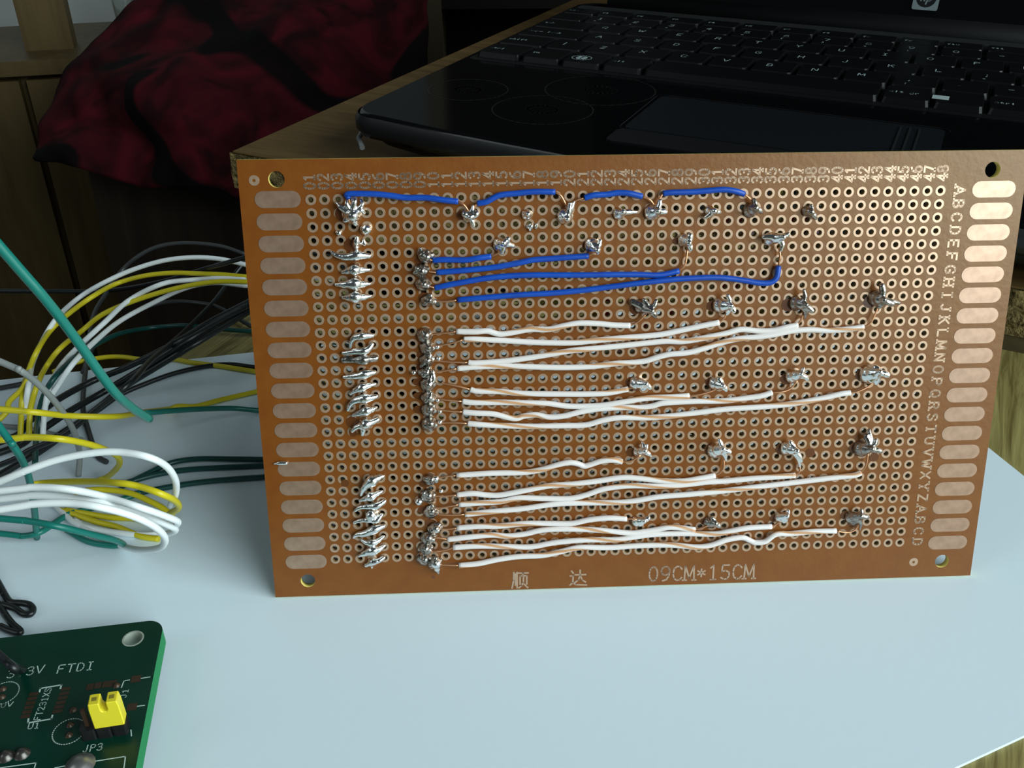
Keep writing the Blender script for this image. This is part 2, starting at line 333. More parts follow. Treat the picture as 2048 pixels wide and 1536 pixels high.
# cabinet, wall and things far left
ca = math.radians(12)
cp = at(12, 120, 1050); zl = cp.z
Mc = Matrix.Translation(cp) @ Matrix.Rotation(ca, 4, 'Z')
cab = empty('cabinet', (cp.x, cp.y, -740)); tag(cab, 'dark oak cabinet with ledge and post at the far left', 'cabinet')
def cz(mb_): mb_.v = [(x - cp.x, y - cp.y, z + 740) for x, y, z in mb_.v]; return mb_
mb = MB(); mb.box((-400, 8, -740 - zl), (330, 190, -16), 0, Mc); cz(mb).build('body', M_cab, cab)
mb = MB(); mb.box((-400, -10, -16), (330, 190, 0), 0, Mc); cz(mb).build('ledge', M_cab, cab)
for x0, x1 in ((-390, 8), (16, 326)):
    mb = MB(); mb.box((x0, -6, -740 - zl + 60), (x1, 8, -22), 0, Mc); o = cz(mb).build('door', M_cab, cab)
    h = MB(); pts = [Mc @ Vector((x0 + 62, -6, -190)), Mc @ Vector((x0 + 66, -30, -215)), Mc @ Vector((x0 + 74, -30, -255)), Mc @ Vector((x0 + 80, -6, -280))]
    h.tube(smooth_path(pts), 7, 8); cz(h).build('handle', M_dark, o)
mb = MB(); mb.box((14, 40, 0), (66, 70, 420), 0, Mc); cz(mb).build('post', M_cab, cab)
mb = MB(); mb.box((-1600, 1600, -740), (2600, 1620, 1500)); struct(mb.build('wall_back', M_wall))
# wrapped bouquet-like clear bag: a small glass and wrap
def lathe(prof, n=20):
    vs = []; fs = []
    for r_, z in prof:
        for i in range(n):
            a = 2 * math.pi * i / n; vs.append((r_ * math.cos(a), r_ * math.sin(a), z))
    for j in range(len(prof) - 1):
        for i in range(n): fs.append((j*n+i, j*n+(i+1) % n, (j+1)*n+(i+1) % n, (j+1)*n+i))
    return vs, fs
M_glass = mat('clear_wrap', (.8, .85, .82), .08, 0, .5); M_glass.node_tree.nodes['Principled BSDF'].inputs['Transmission Weight'].default_value = .9
M_purple = mat('purple_print', (.10, .03, .09), .8, 0, .3, 0, (60, (.02, .01, .015), 4))
g = empty('glass_vase', Mc @ Vector((126, 60, 0))); tag(g, 'small clear glass vase on the cabinet ledge', 'vase')
vs, fs = lathe([(12, 0), (14, 2), (10, 14), (13, 60), (16, 150), (14, 150), (11, 60), (8, 16), (8, 4)]); mb = MB(); mb.add(vs, fs, 0, True); mb.build('glass_body', M_glass, g)
mb = MB(); mb.tube([Vector((2, 0, 4)), Vector((6, -2, 160))], 2.2, 8); mb.build('white_stem', M_whitew, g)

# dark red throw draped over a chest
ch = empty('storage_chest', (0, 0, -740)); tag(ch, 'dark wooden chest under the rose patterned throw', 'chest')
TBL, TBR, TTL, TTR = at(70, 322, 760), at(850, 470, 720), at(338, -40, 880), at(858, -70, 880)
tx = TBR - TBL; tw_ = Vector((tx.x, tx.y, 0)).length; tx = Vector((tx.x, tx.y, 0)).normalized(); ty = Vector((-tx.y, tx.x, 0))
mb = MB()
def tp(a, b, z):
    p = TBL + tx * a + ty * b; return Vector((p.x, p.y, z))
zt = min(TBL.z, TBR.z) + 30
vs = [tp(12, 45, -740), tp(tw_ - 4, 45, -740), tp(tw_ - 4, 190, -740), tp(12, 190, -740), tp(12, 45, zt), tp(tw_ - 4, 45, zt), tp(tw_ - 4, 190, zt + 40), tp(12, 190, zt + 40)]
mb.add(vs, [(0,3,2,1),(4,5,6,7),(0,1,5,4),(1,2,6,5),(2,3,7,6),(3,0,4,7)]); mb.v = [(x, y, z + 740) for x, y, z in mb.v]
mb.build('chest_body', wood('chest_wood', (.022, .014, .008), (.04, .026, .014), 40, 40, 4, .6), ch)
def rose():
    m = bpy.data.materials.new('rose_print'); m.use_nodes = True; nt = m.node_tree; b = nt.nodes['Principled BSDF']; L_ = nt.links.new
    tc = nt.nodes.new('ShaderNodeTexCoord'); n = nt.nodes.new('ShaderNodeTexNoise'); n.inputs['Scale'].default_value = 7; n.inputs['Detail'].default_value = 1.0; n.inputs['Distortion'].default_value = .9
    v = nt.nodes.new('ShaderNodeTexNoise'); v.inputs['Scale'].default_value = 18; v.inputs['Detail'].default_value = 2; v.inputs['Distortion'].default_value = 1.6
    r1 = nt.nodes.new('ShaderNodeValToRGB'); r1.color_ramp.elements[0].position = .44; r1.color_ramp.elements[1].position = .47
    r1.color_ramp.elements[0].color = (.06, .09, .12, 1); r1.color_ramp.elements[1].color = (1, 1, 1, 1)
    r2 = nt.nodes.new('ShaderNodeValToRGB'); r2.color_ramp.elements[0].position = .35; r2.color_ramp.elements[1].position = .65
    r2.color_ramp.elements[0].color = (.014, .001, .002, 1); r2.color_ramp.elements[1].color = (.065, .003, .007, 1)
    mx = nt.nodes.new('ShaderNodeMix'); mx.data_type = 'RGBA'; mx.blend_type = 'MULTIPLY'; mx.inputs[0].default_value = 1
    for q in (n, v): L_(tc.outputs['Object'], q.inputs['Vector'])
    L_(n.outputs['Fac'], r1.inputs[0]); L_(v.outputs['Fac'], r2.inputs[0]); L_(r1.outputs[0], mx.inputs[6]); L_(r2.outputs[0], mx.inputs[7]); L_(mx.outputs[2], b.inputs['Base Color'])
    b.inputs['Roughness'].default_value = .9; b.inputs['Specular IOR Level'].default_value = .15; b.inputs['Sheen Weight'].default_value = .0
    return m
mb = MB(); nu, nv = 90, 60; vs = []
tn = Vector((tx.y, -tx.x, .35)).normalized()
for j in range(nv + 1):
    for i in range(nu + 1):
        a = i / nu; b = j / nv                       # b: 0 hem .. 1 far top
        p = (TBL * (1 - a) + TBR * a) * (1 - b) + (TTL * (1 - a) + TTR * a) * b
        bul = 26 * math.sin(math.pi * min(1, a * 1.05)) * math.sin(math.pi * b) ** .7
        bul += 34 * math.exp(-((a - .36) / .2) ** 2 - ((b - .42) / .22) ** 2) + 22 * noise.noise(Vector((a * 4, b * 3, 5))) + 9 * noise.noise(Vector((a * 11, b * 8, 2))) + 3 * math.sin(a * 60) * (1 - b) ** 3
        hem = (5 * noise.noise(Vector((a * 9, 0, 1))) + 4 * math.sin(a * 17)) * (1 - b) ** 2
        vs.append(p + tn * bul + Vector((-24 * math.sin(math.pi * b) * (1 - a), 0, hem)))
fs = [(j*(nu+1)+i, j*(nu+1)+i+1, (j+1)*(nu+1)+i+1, (j+1)*(nu+1)+i) for j in range(nv) for i in range(nu)]
mb.add(vs, fs, 0, True); o = mb.build('patterned_throw', rose())
m_ = o.modifiers.new('thick', 'SOLIDIFY'); m_.thickness = .003; m_.offset = 1
tag(o, 'dark red throw with black rose pattern draped behind the desk corner', 'blanket')
mb = MB(); q = Mc @ Vector((152, 40, 0)); 
vs = []; 
for j in range(13):
    for i in range(13):
        vs.append(Vector((q.x + i * 9, q.y + 20 * noise.noise(Vector((i * .4, j * .4, 0))) + 3*j, q.z + j * 12)))
mb.add(vs, [(j*13+i, j*13+i+1, (j+1)*13+i+1, (j+1)*13+i) for j in range(12) for i in range(12)], 0, True)
o = mb.build('purple_cloth', M_purple); o.modifiers.new('thick', 'SOLIDIFY').thickness = .004
tag(o, 'crumpled purple printed cloth on the cabinet ledge', 'cloth')
# shelf unit behind the laptop
su = empty('shelf_unit', at(868, 100, 960)); su.location.z = -.74
tag(su, 'wooden shelf unit with open dark bays behind the laptop', 'shelf unit')
b_ = Vector(su.location) / S
pw = 960 / F * 35
mb = MB(); mb.box((-pw / 2, 0, 0), (pw / 2, 220, 1400)); mb.build('upright', wood('upright_wood', (.035, .025, .012), (.05, .036, .018), 30, 30, 3, .5), su)
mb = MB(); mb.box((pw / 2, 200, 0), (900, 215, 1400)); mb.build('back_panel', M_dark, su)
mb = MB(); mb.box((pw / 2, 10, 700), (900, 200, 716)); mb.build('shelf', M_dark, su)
mb = MB(); mb.box((900, 0, 0), (920, 220, 1400)); mb.build('upright', M_dark, su)

# ------------------------------------------------------------------ laptop
ZL = 43.0
lo = onz(684, 224, ZL); AL = math.radians(-27.5)
lap = empty('laptop', (lo.x, lo.y, 20), (0, 0, AL)); tag(lap, 'open glossy black laptop with island of black keys behind the board', 'laptop')
T = ZL - 20                                             # local height of the deck
W, D = 372, 246
def rrect(x0, y0, x1, y1, r, n=6, bow=0):
    pts = []
    for cx_, cy_, a0 in ((x1 - r, y1 - r, 0), (x0 + r, y1 - r, 90), (x0 + r, y0 + r, 180), (x1 - r, y0 + r, 270)):
        for i in range(n + 1):
            a = math.radians(a0 + 90 * i / n); pts.append((cx_ + r * math.cos(a), cy_ + r * math.sin(a)))
        if bow and a0 == 180:
            for k in range(1, 12):
                tt = k / 12; pts.append((x0 + r + (x1 - x0 - 2*r) * tt, y0 - bow * math.sin(math.pi * tt) ** .8))
    return pts
def loft(mb_, rings, mi=0, smooth=True, capb=True, capt=True):
    n = len(rings[0]); b = len(mb_.v)
    for R_ in rings: mb_.v += [tuple(p) for p in R_]
    for j in range(len(rings) - 1):
        for i in range(n):
            mb_.f.append((b+j*n+i, b+j*n+(i+1) % n, b+(j+1)*n+(i+1) % n, b+(j+1)*n+i)); mb_.m.append(mi); mb_.sm.append(smooth)
    if capb: mb_.f.append(tuple(b + i for i in range(n - 1, -1, -1))); mb_.m.append(mi); mb_.sm.append(False)
    if capt: mb_.f.append(tuple(b + (len(rings)-1)*n + i for i in range(n))); mb_.m.append(mi); mb_.sm.append(False)
def ringz(dx, z, bow=14): return [(x, y, z) for x, y in rrect(dx, dx, W - dx, D - dx, 12, 6, bow)]
mb = MB(); loft(mb, [ringz(24, 3.5), ringz(14, 6), ringz(7, 10), ringz(5, T - 9.6)]); mb.build('lower_shell', M_lapm, lap)
mb = MB(); loft(mb, [ringz(1.5, T - 9), ringz(0, T - 6.5), ringz(0, T - 3), ringz(.8, T - 1)], capt=False); mb.build('side_rim', M_lapgrey, lap)
mb = MB(); loft(mb, [ringz(1.2, T - 9), ringz(1.2, T - 1), ringz(2.2, T)]); mb.build('deck', M_lap, lap)
for fx in (40, 330):
    for fy in (30, 220):
        mb = MB(); mb.prism(oval(fx, fy, 7, 7, 0, 360, 12)[:-1], 0, 4); mb.build('rubber_foot', M_plastic, lap)
# front corner latch glints and port ticks
for xx in (44, 58):
    mb = MB(); mb.tube([Vector((xx, -9.5, T - 10.5)), Vector((xx + .5, -10.6, T - 13)), Vector((xx + 1.8, -10, T - 15.5))], .5, 6); mb.build('indicator_trim', M_chrome, lap)
mb = MB(); mb.tube([Vector((0.5, 14, T - 9)), Vector((1.0, 8, T - 12)), Vector((6, 2.5, T - 13.5))], 1.0, 8); mb.build('corner_trim', mat('corner_grey', (.16, .16, .16), .4), lap)
# keyboard recess and keys
KZ = T + .2
mb = MB(); mb.prism(rrect(4, 94, 330, 218, 4), T - .05, T + .15); mb.build('keyboard_tray', M_lapm, lap)
def keymesh(wd, hd):
    m_ = MB(); b_ = [(x, y, 0) for x, y in rrect(.2, .2, wd - .2, hd - .2, 1.4, 2)]; t_ = [(x, y, 2.3) for x, y in rrect(.9, .9, wd - .9, hd - .7, 1.2, 2)]
    loft(m_, [b_, t_], 0, False); return m_.mesh('key', M_key)
kc = {}
def key(x, y, wd, hd, leg, lh=3.0, lx=.22, ly=.42, sub=None):
    k_ = (round(wd, 1), round(hd, 1))
    if k_ not in kc: kc[k_] = keymesh(*k_)
    o = obj('key', kc[k_], lap); o.location = Vector((x, y, KZ)) * S
    if leg or sub:
        m_ = MB()
        if leg: text(m_, leg, lh, .42, Matrix.Translation((wd * lx, hd * ly, 2.34)))
        if sub: text(m_, sub, 2.2, .34, Matrix.Translation((wd * .28, hd * .16, 2.34)))
        m_.build('legend', M_leg, o)
P, RH = 18.85, 20.6
yr = [98.5 + RH * i for i in range(4)] + [98.5 + RH * 4 - .5, 98.5 + RH * 5 - 1.5]
KW, KH = P - .7, RH - .9
def row(y, x, items, h=KH):
    for it in items:
        leg, wk = it[0], it[1]; sub = it[2] if len(it) > 2 else None
        big = len(leg) == 1
        key(x, y, wk * P - .7, h, leg, 4.2 if big else 2.3, .3 if big else .12, .45, sub); x += wk * P
    return x
row(yr[0], 6, [('ctrl', 1.15), ('fn', 1), ('', 1), ('alt', 1), ('', 5.05), ('alt gr', 1), ('', 1), ('ctrl', 1), ('', 1), ('', 1), ('', 1)])
row(yr[1], 6, [('shift', 1.25), ('|', 1), ('Z', 1), ('X', 1), ('C', 1), ('V', 1), ('B', 1), ('N', 1), ('M', 1), (',', 1, ';'), ('.', 1), ('-', 1), ('shift', 2.4)])
row(yr[2], 6, [('caps lock', 1.75), ('A', 1), ('S', 1), ('D', 1), ('F', 1), ('G', 1), ('H', 1), ('J', 1), ('K', 1), ('L', 1), (';', 1, '+'), ("'", 1, '*'), ('', 1.0), ('enter', 1.5)])
row(yr[3], 6, [('tab', 1.5), ('Q', 1), ('W', 1), ('E', 1), ('R', 1), ('T', 1), ('Y', 1), ('U', 1), ('I', 1), ('O', 1), ('P', 1), ('[', 1), (']', 1), ('', 1.8)])
row(yr[4], 6, [('', 1)] + [(c_, 1, s_) for c_, s_ in zip('1234567890', '+-=/*[]<;.')] + [('-', 1), ('=', 1), ('del', 2)], 17.5)
row(yr[5] - 1.5, 6, [('esc', 1)] + [('f%d' % i, 1.0) for i in range(1, 13)] + [('prt sc', 1), ('insert', 1)], 14)
# windows emblem key: ring and four-part flag
m_ = MB(); o_x, o_y = 53.5, yr[0] + 9
strokes(m_, [oval(o_x, o_y, 4.4, 4.0, 0, 360, 20)], .45, Matrix.Translation((0, 0, KZ + 2.35)))
for sx in (-1, 1):
    for sy in (-1, 1): m_.add([(o_x + sx*.25, o_y + sy*.25, KZ + 2.35), (o_x + sx*2.6, o_y + sy*.25, KZ + 2.35), (o_x + sx*1.9, o_y + sy*2.3, KZ + 2.35), (o_x + sx*.25, o_y + sy*2.6, KZ + 2.35)], [(0, 1, 2, 3) if sx * sy > 0 else (3, 2, 1, 0)])
m_.build('key_emblem', M_leg, lap)
m_ = MB(); mx_ = 200.5; m_.prism([(mx_ - 3, yr[0] + 5.5), (mx_ + 3, yr[0] + 5.5), (mx_ + 3, yr[0] + 11), (mx_ - 3, yr[0] + 11)], KZ + 2.3, KZ + 2.36); m_.build('key_emblem', M_leg, lap)
# touchpad with ridged scroll strip and button bar
mb = MB(); mb.prism(rrect(101, 26, 205, 72, 3), T - .2, T + .25); o = mb.build('touchpad', mat('touchpad_satin', (.008, .010, .012), .22), lap)
for k in range(3):
    m_ = MB(); m_.box((190 + k * 3.2, 30, T + .2), (190.7 + k * 3.2, 68, T + .6)); m_.build('scroll_ridge', M_lapgrey, o)
mb = MB(); mb.prism(rrect(100, 9, 206, 24, 3), T - .1, T + .5); mb.build('touchpad_button', M_lapm, lap)
mb = MB(); strokes(mb, [rrect(99.4, 24.6, 206.6, 73.4, 3) ], .5, Matrix.Translation((0, 0, T + .2))); mb.build('touchpad_edge', M_lapgrey, lap)
# faint inlaid rings on the palm rest
for rx, ry, rr in ((66, 35, 19), (76, 70, 22), (28, 48, 16)):
    m_ = MB(); strokes(m_, [oval(rx, ry, rr, rr, 0, 360, 40)], .6, Matrix.Translation((0, 0, T + .04))); strokes(m_, [oval(rx, ry, 2 + rr * .2, 2 + rr * .15, 0, 360, 20)], 1.6, Matrix.Translation((0, 0, T + .04)))
    m_.build('palm_rest_ring', mat('ring_print', (.013, .013, .012), .3), lap)
# hinge bar and lid
mb = MB(); mb.tube([Vector((20, 238, T + 1)), Vector((352, 238, T + 1))], 6.5, 14); mb.build('hinge_bar', mat('hinge_black', (.004, .004, .0045), .6, 0, .15), lap)
mb = MB(); mb.prism(rrect(6, 222, 366, 230, 2), T - .1, T + .8); mb.build('speaker_strip', mat('speaker_grille', (.012, .013, .013), .5), lap)
lt = math.radians(18)
Ml = Matrix.Translation((0, 240, T + 2)) @ Matrix.Rotation(math.pi / 2 - lt, 4, 'X')
mb = MB(); mb.prism(rrect(2, 2, W - 2, 232, 8), -8, 0); mb.v = [tuple(Ml @ Vector(p)) for p in mb.v]; lid = mb.build('lid', M_lap, lap)
mb = MB(); mb.prism(rrect(16, 28, W - 16, 222, 2), 0, .4); mb.v = [tuple(Ml @ Vector(p)) for p in mb.v]; mb.build('screen', mat('screen_off', (.002, .002, .0025), .05), lid)
# badge on the lid's lower bezel
lapM = Matrix.Translation((lo.x, lo.y, 20)) @ Matrix.Rotation(AL, 4, 'Z'); inv = (lapM @ Ml).inverted()
nL = ((lapM @ Ml).to_3x3() @ Vector((0, 0, 1))); pL = (lapM @ Ml) @ Vector((0, 0, 0))
bc = inv @ onplane(1852, 3, pL, nL); b1_ = inv @ onplane(1826, 3, pL, nL); b2_ = inv @ onplane(1852, 21, pL, nL)
hw = abs(bc.x - b1_.x); hh = abs(bc.y - b2_.y)
hh = hw * .95
cy_b = b2_.y + hh
mb = MB(); mb.prism(rrect(bc.x - hw, cy_b - hh, bc.x + hw, cy_b + hh, 1), 0, .9); mb.v = [tuple(Ml @ Vector(p)) for p in mb.v]; bd = mb.build('logo_badge', M_badge, lap)
mb = MB(); mb.prism(oval(bc.x, cy_b, hw * .78, hh * .78, 0, 360, 28)[:-1], .9, 1.0); mb.v = [tuple(Ml @ Vector(p)) for p in mb.v]; mb.build('logo_disc', M_lapm, bd)
mb = MB(); k = hw / 10
for ch_, ox, dn in (('h', -4.6, 0), ('p', .2, 0)):
    sh = [[(px_ * 1.0 * k + (py_ * .32) * k + bc.x + ox * k, py_ * 1.25 * k + cy_b - 2.3 * k) for px_, py_ in p] for p in GL[ch_]]
    strokes(mb, sh, 1.2 * k, Ml @ Matrix.Translation((0, 0, 1.06)))
mb.build('logo_letters', M_badge, bd)
for uu, vv in ((1575, 17), (1590, 18), (1298, 6)):
    q = inv @ onplane(uu, vv, pL, nL); mb = MB(); mb.prism([(q.x - 1.6, q.y - .4), (q.x + 1.6, q.y - .4), (q.x + 1.6, q.y + .4), (q.x - 1.6, q.y + .4)], 0, .15); mb.v = [tuple(Ml @ Vector(p)) for p in mb.v]; mb.build('indicator_mark', M_leg, lap)

# ------------------------------------------------------------------ prototype board
bd_ = empty('prototype_board', BO, (math.pi / 2 - TH, 0, 0))
tag(bd_, 'brown perforated circuit board propped upright on the white paper', 'circuit board')
GX, GY, PT = -59.69, 82.0, 2.54
X0, X1, Y0, Y1, TK = -72.7, 76.1, 0.0, 89.4, 1.5
mb = MB()
def rect(x0, y0, x1, y1):
    for z, fl in ((0, False), (-TK, True)):
        q = [(x0, y0, z), (x1, y0, z), (x1, y1, z), (x0, y1, z)]; mb.add(q[::-1] if fl else q, [(0, 1, 2, 3)])
def hole(cx_, cy_, x0, y0, x1, y1, r, n=16):
    out = []; inn = []
    for i in range(n):
        a = 2 * math.pi * i / n; c_, s_ = math.cos(a), math.sin(a)
        m = max(abs(c_), abs(s_)); sxx, syy = c_ / m, s_ / m
        out.append((cx_ + sxx * ((x1 - cx_) if sxx > 0 else (cx_ - x0)), cy_ + syy * ((y1 - cy_) if syy > 0 else (cy_ - y0))))
        inn.append((cx_ + r * c_, cy_ + r * s_))
    V = [(x, y, 0) for x, y in out] + [(x, y, 0) for x, y in inn] + [(x, y, -TK) for x, y in out] + [(x, y, -TK) for x, y in inn]
    b = len(mb.v); mb.v += V
    for i in range(n):
        j = (i + 1) % n
        mb.f += [(b+i, b+j, b+n+j, b+n+i), (b+2*n+j, b+2*n+i, b+3*n+i, b+3*n+j), (b+n+i, b+n+j, b+3*n+j, b+3*n+i)]
        mb.m += [0, 0, 2 if r < 1 else 1]; mb.sm += [False, False, True]
gl, gr, gt, gb = GX - 1.27, GX + 47 * PT + 1.27, GY + 1.27, GY - 29 * PT - 1.27
for i in range(48):
    for j in range(30):
        cx_, cy_ = GX + i * PT, GY - j * PT
        hole(cx_, cy_, cx_ - 1.27, cy_ - 1.27, cx_ + 1.27, cy_ + 1.27, .52)
rect(gl, gt, gr, Y1); rect(gl, Y0, gr, gb)
for xa, xb, hx in ((X0, gl, GX - 6.0), (gr, X1, GX + 129.1)):
    ys = [Y0, GY - 78.4 - 2.4, GY - 78.4 + 2.4, GY + 3.8 - 2.4, GY + 3.8 + 2.4, Y1]
    for k in (0, 2, 4): rect(xa, ys[k], xb, ys[k + 1])
    for k, hy in ((1, GY - 78.4), (3, GY + 3.8)):
        rect(xa, ys[k], hx - 2.4, ys[k + 1]); rect(hx + 2.4, ys[k], xb, ys[k + 1])
        hole(hx, hy, hx - 2.4, ys[k], hx + 2.4, ys[k + 1], 1.5, 24)
cs = [(X0, Y0), (X1, Y0), (X1, Y1), (X0, Y1)]
for i in range(4):
    a, b = cs[i], cs[(i + 1) % 4]; mb.add([(*a, 0), (*a, -TK), (*b, -TK), (*b, 0)], [(0, 1, 2, 3)], 1)
mb.build('substrate', [M_board, M_boardedge, M_holecore], bd_)
# ring pads
def ringmesh(m_, cx_, cy_, ri, ro, h, n=16):
    V = []
    for i in range(n):
        a = 2 * math.pi * i / n; c_, s_ = math.cos(a), math.sin(a)
        V += [(cx_ + ri*c_, cy_ + ri*s_, h), (cx_ + ro*c_, cy_ + ro*s_, h), (cx_ + (ro+.03)*c_, cy_ + (ro+.03)*s_, 0.005)]
    m_.add(V, [(3*i, 3*i+1, 3*((i+1) % n)+1, 3*((i+1) % n)) for i in range(n)] + [(3*i+1, 3*i+2, 3*((i+1) % n)+2, 3*((i+1) % n)+1) for i in range(n)])
m_ = MB(); ringmesh(m_, 0, 0, .54, .98, .05); padme = m_.mesh('ring_pad', M_pad)
def wpos(p): return BO + Vector((1, 0, 0)) * p[0] + UB * p[1] + NB * p[2]
cells = sorted([(dist(wpos((GX + i*PT, GY - j*PT, 0))), i, j) for i in range(48) for j in range(30)])
rest = MB()
for n_, (dd, i, j) in enumerate(cells):
    if n_ < 300:
        o = obj('ring_pad', padme, bd_); o.location = Vector((GX + i*PT, GY - j*PT, 0)) * S
    else: ringmesh(rest, GX + i*PT, GY - j*PT, .54, .98, .05)
o = rest.build('ring_pads', M_pad, bd_); o['kind'] = 'stuff'
for u, v in ((508, 361), (1827, 1124)):
    q = lb(u, v); m_ = MB(); ringmesh(m_, q.x, q.y, .3, .95, .05); m_.build('marker_ring', M_pad, bd_)
def stadium(l_, w_, n=8):
    r = w_ / 2; a = l_ / 2 - r
    return [(a + r*math.cos(math.radians(-90 + 180*i/n)), r*math.sin(math.radians(-90 + 180*i/n))) for i in range(n+1)] + [(-a + r*math.cos(math.radians(90 + 180*i/n)), r*math.sin(math.radians(90 + 180*i/n))) for i in range(n+1)]
m_ = MB(); m_.prism(stadium(8.5, 3.1), 0.004, .05); fm = m_.mesh('edge_pad', M_finger)
for k in range(19):
    for x in (GX - 6.05, GX + 129.8):
        o = obj('edge_pad', fm, bd_); o.location = Vector((x, GY + .15 - k * 4.12, 0)) * S
# printed (etched) numbers and letters
for i in range(48):
    m_ = MB(); Mx = Matrix.Translation((GX + i*PT + .95, GY + 1.9, .045)) @ Matrix.Rotation(math.pi / 2, 4, 'Z')
    text(m_, '%02d' % (i + 1), 1.95, .36, Mx, True, 4.8, .98); m_.build('column_number', M_pad, bd_)
for j in range(30):
    ch_ = (('ABCDEFGHIJKLMNOPQRSTUVWXYZ') + 'ABCD')[j]
    m_ = MB(); Mx = Matrix.Translation((GX + 47*PT + 2.8, GY - j*PT + .85, .045)) @ Matrix.Rotation(-math.pi / 2, 4, 'Z')
    text(m_, ch_, 1.95, .38, Mx, True, 4.9, 1.22); m_.build('row_letter', M_pad, bd_)
def blabel(name, txt, u0, v0, u1, v1, h, wd, serif, adv=4.9, xs=1.0):
    a, b = lb(u0, v0), lb(u1, v1); ang_ = math.atan2(b.y - a.y, b.x - a.x)
    m_ = MB(); text(m_, txt, h, wd, Matrix.Translation((a.x, a.y, .045)) @ Matrix.Rotation(ang_, 4, 'Z'), serif, adv, xs); return m_.build(name, M_pad, bd_)
blabel('board_lettering', '09CM*15CM', 1296, 1162, 1532, 1156, 3.3, .36, True, 4.75, .985)
blabel('board_lettering', '顺', 1023, 1175, 1060, 1174, 3.4, .36, False)
blabel('board_lettering', '达', 1139, 1171, 1176, 1170, 3.4, .36, False)

# jumper wires on the solder side
BLUE = [
 [(697,396),(697,388),(747,388),(779,391),(812,395.5),(850,395.5),(886,400),(916,403)],
 [(955,407),(973,403.5),(998,391),(1031,387),(1069,383.5),(1110,384)],
 [(1169,396),(1187,390.6),(1213,389),(1235,385.7),(1258,386.7),(1284,393)],
 [(1326,387),(1345,385),(1384,384),(1416,381.5),(1448,379.3),(1471,382.5),(1488,388)],
 [(866,521),(886,519.5),(931,520),(957,516),(982,513)],
 [(873,545),(921,541.4),(986,535),(1034,526.6),(1066,520),(1100,517.5),(1139,514.6),(1177,512)],
 [(870,576),(895,570.4),(934,563),(973,556.5),(1018,552),(1066,550),(1130,550),(1165,550),(1229,549),(1277,549),(1319,550),(1358,542)],
 [(915,600),(973,595),(1034,590),(1100,586.5),(1165,580.7),(1229,572.6),(1293,564.6),(1358,558),(1422,555),(1455,556.5),(1487,560.7),(1519,566),(1541,565),(1553,555),(1557,532)]]
BLEAD = [([(697,396),(700,412)], [(916,403),(928,410),(941,428)]), ([(955,407),(949,414),(942,432)], [(1110,384),(1122,392),(1133,412)]),
 ([(1169,396),(1150,402),(1140,412),(1136,425)], [(1284,393),(1300,400),(1312,415)]), ([(1326,387),(1318,400),(1314,415)], [(1488,388),(1500,398),(1508,412)]),
 ([(866,521),(855,519)], [(982,513),(996,507),(1004,498)]), ([(873,545),(858,543)], [(1177,512),(1186,506),(1190,496)]),
 ([(870,576),(850,570)], [(1358,542),(1370,530),(1374,505),(1375,488)]), ([(915,600),(888,603),(858,600)], [(1557,532),(1560,512),(1558,495)])]
